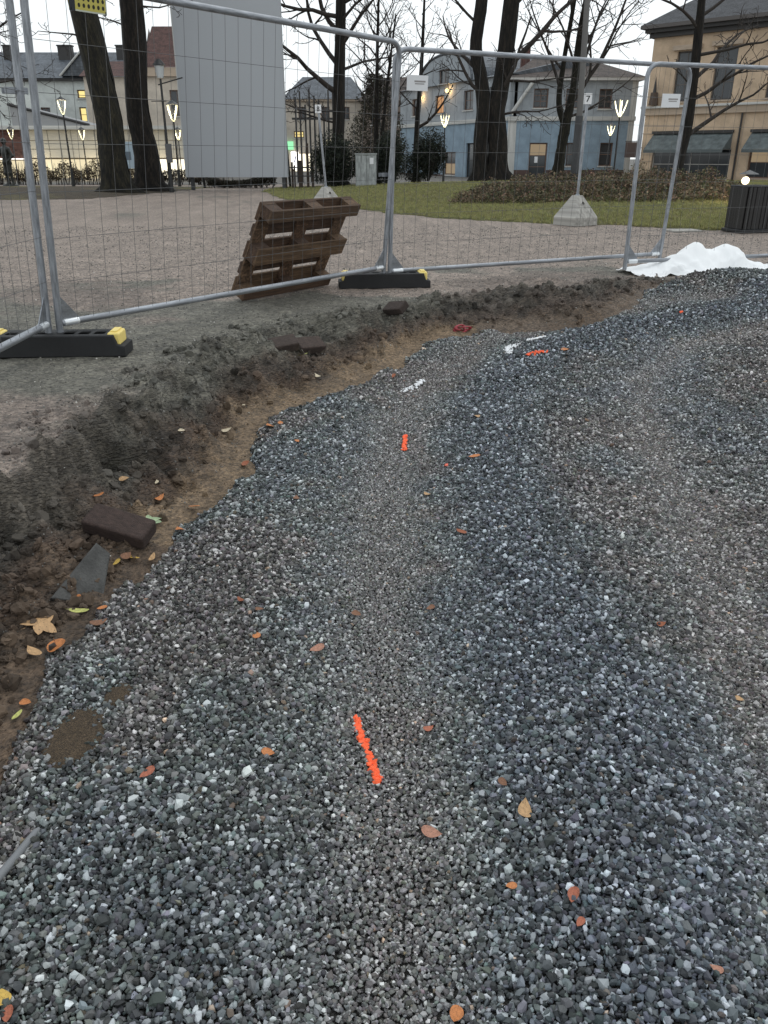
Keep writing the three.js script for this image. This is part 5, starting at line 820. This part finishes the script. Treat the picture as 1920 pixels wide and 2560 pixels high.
// ------------------------------------------------------------------ fallen leaves
{
  function leafGeo(kindOf, seed) {
    const rng = mulberry(seed), ring = [], n = kindOf === 'maple' ? 30 : 18;
    for (let i = 0; i < n; i++) { const a = i / n * 6.2832; let r; if (kindOf === 'maple') { r = 0.34 + 0.2 * Math.abs(Math.cos(a * 2.5)) ** 1.5 + (Math.abs(Math.cos(a * 2.5)) > 0.9 ? 0.06 : 0) - (Math.cos(a) < -0.8 ? 0.18 : 0); ring.push([Math.cos(a) * r, Math.sin(a) * r]); } else if (kindOf === 'long') ring.push([Math.cos(a) * 0.5, Math.sin(a) * 0.15 * (1 - 0.3 * Math.cos(a))]); else { r = 1; ring.push([Math.cos(a) * 0.5 + (Math.abs(a) < 0.1 ? 0.1 : 0), Math.sin(a) * 0.33 * (1 - 0.35 * Math.cos(a)) * (1 + 0.05 * rng())]); } }
    const bend = 0.12 + 0.35 * rng(), tw = (rng() - 0.5) * 0.6, cup = (rng() < 0.5 ? -1 : 1) * (0.2 + 0.5 * rng()), h = (x, y) => bend * x * x * (rng() * 0.0 + 1) + cup * y * y + tw * x * y, P = [], I = [];
    const rings = 3; P.push(0, h(0, 0), 0); for (let k = 1; k <= rings; k++) for (const [x, y] of ring) { const q = k / rings, xx = x * q, yy = y * q; P.push(xx, h(xx, yy) + (Math.abs(yy) < 0.02 ? -0.008 : 0) + 0.012 * noise(xx * 14 + seed, yy * 14), yy); }
    for (let i = 0; i < n; i++) { const j = (i + 1) % n; I.push(0, 1 + j, 1 + i); for (let k = 0; k < rings - 1; k++) { const a = 1 + k * n + i, b = 1 + k * n + j; I.push(a, b, a + n, b, b + n, a + n); } }
    const s0 = P.length / 3, y0 = h(-0.5, 0); P.push(-0.46, y0, 0.012, -0.46, y0, -0.012, -0.68, y0 + 0.04, 0.0); I.push(s0, s0 + 1, s0 + 2);   // stalk
    const g = new THREE.BufferGeometry(); g.setAttribute('position', new THREE.Float32BufferAttribute(P, 3)); const uv = []; for (let i = 0; i < P.length; i += 3) uv.push(P[i] + 0.5, P[i + 2] + 0.5); g.setAttribute('uv', new THREE.Float32BufferAttribute(uv, 2)); g.setIndex(I); g.computeVertexNormals(); return g;
  }
  const C = { tan: [0.5, 0.3, 0.14], orange: [0.55, 0.2, 0.06], yellow: [0.62, 0.4, 0.08], lime: [0.5, 0.5, 0.14], cream: [0.62, 0.52, 0.36], green: [0.36, 0.46, 0.26], rust: [0.3, 0.085, 0.03], brown: [0.22, 0.1, 0.05], pink: [0.42, 0.2, 0.13], brick: [0.42, 0.13, 0.07] };
  const veins = tex(128, (i, j) => { const x = i / 128 - 0.5, y = Math.abs(j / 128 - 0.5); const v = y < 0.012 || Math.abs(((x + y * 0.8) * 9) % 1) < 0.06 ? 0.78 : 0.95; return v + 0.16 * tfbm(i, j, 128, 8, 3) - (h2(i >> 2, j >> 2) > 0.965 ? 0.35 : 0); });
  const mats = Object.fromEntries(Object.entries(C).map(([k, c]) => [k, std(c, 0.65, { map: veins, side: THREE.DoubleSide })]));
  const rows = [ // x, d, colour, shape, length in metres, label
    [-1.134, 2.246, 'tan', 'maple', 0.11, 'large tan lobed leaf on the soil at left'],
    [-1.035, 2.139, 'orange', 'oval', 0.085, 'curled orange leaf at the gravel edge below the lobed leaf'],
    [-1.092, 2.099, 'tan', 'oval', 0.055, 'small tan leaf just left of the curled orange leaf'],
    [-1.039, 2.352, 'lime', 'long', 0.07, 'narrow yellow green leaf below the grey slab'],
    [-0.977, 2.399, 'orange', 'oval', 0.035, 'upper small orange leaf right of the narrow green leaf'],
    [-0.951, 2.286, 'brown', 'oval', 0.06, 'brown leaf below the small orange leaf at left'],
    [-1.073, 2.424, 'orange', 'oval', 0.05, 'orange leaf lying at the foot of the grey slab'],
    [-1.014, 2.688, 'yellow', 'oval', 0.042, 'yellow leaf on gravel right of the grey slab'],
    [-0.965, 2.749, 'yellow', 'oval', 0.045, 'bright yellow leaf below the dark reddish brick'],
    [-0.992, 2.744, 'brown', 'oval', 0.05, 'brown leaf touching the bright yellow one'],
    [-0.904, 2.778, 'tan', 'long', 0.07, 'flat tan leaf at the right end of the dark brick'],
    [-0.991, 3.077, 'green', 'maple', 0.1, 'pale green lobed leaf at the bank foot'],
    [-0.856, 3.034, 'orange', 'oval', 0.055, 'orange leaf on gravel right of the pale green leaf'],
    [-0.843, 3.254, 'orange', 'oval', 0.05, 'orange leaf above the pale green leaf on gravel'],
    [-1.026, 3.367, 'orange', 'oval', 0.05, 'orange leaf on the sand above the pale green leaf'],
    [-1.183, 3.045, 'orange', 'oval', 0.055, 'orange leaf on dark soil above the dark brick'],
    [-1.146, 3.284, 'tan', 'oval', 0.05, 'tan leaf in the soil hollow'],
    [-1.053, 3.45, 'cream', 'long', 0.05, 'pale sliver of leaf on the sand ledge'],
    [-0.871, 4.224, 'cream', 'oval', 0.05, 'cream leaf on the wide sand ledge'],
    [-1.015, 3.831, 'cream', 'oval', 0.035, 'small cream leaf on the bank left of the sand ledge'],
    [-0.835, 4.582, 'cream', 'long', 0.06, 'pale leaf at the far end of the sand ledge'],
    [-0.643, 4.3, 'orange', 'oval', 0.055, 'left one of two orange leaves on far left gravel'],
    [-0.588, 4.351, 'orange', 'oval', 0.04, 'right one of two orange leaves on far left gravel'],
    [-0.463, 4.043, 'orange', 'oval', 0.035, 'lone orange leaf on gravel below the orange pair'],
    [-0.697, 3.762, 'rust', 'oval', 0.05, 'red orange leaf where the sand ledge meets gravel'],
    [-0.495, 2.397, 'rust', 'long', 0.055, 'dark red leaf on the left gravel'],
    [-0.422, 2.333, 'brown', 'oval', 0.03, 'small brown leaf right of the dark red one'],
    [-0.406, 2.165, 'orange', 'oval', 0.038, 'orange leaf on gravel below the dark red leaf'],
    [-0.21, 2.116, 'pink', 'oval', 0.05, 'reddish leaf with pale tip in the left middle'],
    [-0.298, 1.626, 'orange', 'oval', 0.034, 'orange leaf left of the orange sprayed line'],
    [-0.59, 1.557, 'brick', 'oval', 0.042, 'brick red leaf fragment near the sand patch'],
    [-0.094, 2.344, 'brown', 'oval', 0.036, 'brown leaf in the middle of the fine gravel track'],
    [0.122, 1.767, 'brick', 'oval', 0.032, 'rusty leaf right of the orange sprayed line'],
    [0.314, 2.946, 'rust', 'oval', 0.05, 'dark rust leaf at the edge of the right ridge'],
    [0.197, 3.391, 'tan', 'oval', 0.042, 'tan leaf in the track below the middle orange line'],
    [0.457, 3.8, 'orange', 'oval', 0.052, 'orange brown leaf right of the coral spray dot'],
    [0.534, 4.422, 'tan', 'oval', 0.05, 'tan leaf on gravel right of the middle orange line'],
    [-0.441, 5.183, 'cream', 'oval', 0.055, 'pale leaf on the far sand below the tilted brick'],
    [-0.55, 5.388, 'lime', 'oval', 0.065, 'yellow green leaf beside the tilted paving brick'],
    [0.065, 5.285, 'rust', 'long', 0.08, 'red brown leaf near the small white mark'],
    [0.331, 1.433, 'tan', 'oval', 0.048, 'large tan oval leaf on the right foreground ridge'],
    [0.108, 1.391, 'pink', 'oval', 0.046, 'pinkish brown pointed leaf in the foreground track'],
    [0.27, 1.228, 'orange', 'oval', 0.026, 'small orange leaf in the right foreground'],
    [0.391, 1.187, 'brick', 'oval', 0.036, 'folded brown orange leaf in the right foreground'],
    [0.391, 1.122, 'brick', 'oval', 0.024, 'small brown leaf below the folded one'],
    [0.132, 0.963, 'orange', 'oval', 0.036, 'orange leaf cut by the bottom edge'],
    [-0.703, 0.98, 'yellow', 'oval', 0.04, 'yellow leaf at the lower left corner'],
    [-0.676, 0.946, 'brick', 'oval', 0.032, 'red leaf below the yellow one in the corner'],
    [-1.022, 1.807, 'lime', 'long', 0.05, 'thin yellow leaf at the lower bank edge'],
    [-1.029, 1.875, 'orange', 'oval', 0.035, 'orange leaf above the thin yellow leaf at the bank edge'],
    [0.918, 2.269, 'rust', 'oval', 0.032, 'rust leaf on the right blue grey ridge'],
    [1.039, 1.914, 'tan', 'oval', 0.026, 'small straw coloured leaf at the right edge'],
    [0.624, 1.022, 'pink', 'oval', 0.024, 'small pinkish leaf at the lower right'],
    [0.16, 2.386, 'brown', 'oval', 0.034, 'dull brown leaf right of centre in the track'],
    [0.293, 1.531, 'brown', 'oval', 0.026, 'brown leaf just above the large tan oval leaf'],
    [1.335, 5.875, 'orange', 'oval', 0.055, 'orange leaf on far gravel right of the white marks'],
    [-0.392, 3.292, 'brown', 'oval', 0.04, 'brown leaf on the left gravel below the orange pair'],
  ];
  const geos = { oval: [1, 2, 3, 4, 5].map(s => leafGeo('oval', s)), long: [6, 7].map(s => leafGeo('long', s)), maple: [8, 9].map(s => leafGeo('maple', s)) }, rng = mulberry(123);
  for (const [x, d, c, k, len, label] of rows) {
    const o = obj('fallen_leaf', geos[k][(rng() * geos[k].length) | 0], mats[c]); o.scale.setScalar(len * (d > 3.5 ? 1.1 : 1.0));
    lay(o, x, d, 0.012 + 0.1 * len, rng() * 6.28, (rng() - 0.5) * 0.4 + 0.15, (rng() - 0.5) * 0.4); tag(o, label, 'leaf', 'autumn leaves fallen on the site');
  }
}
renderer.render(scene, camera);
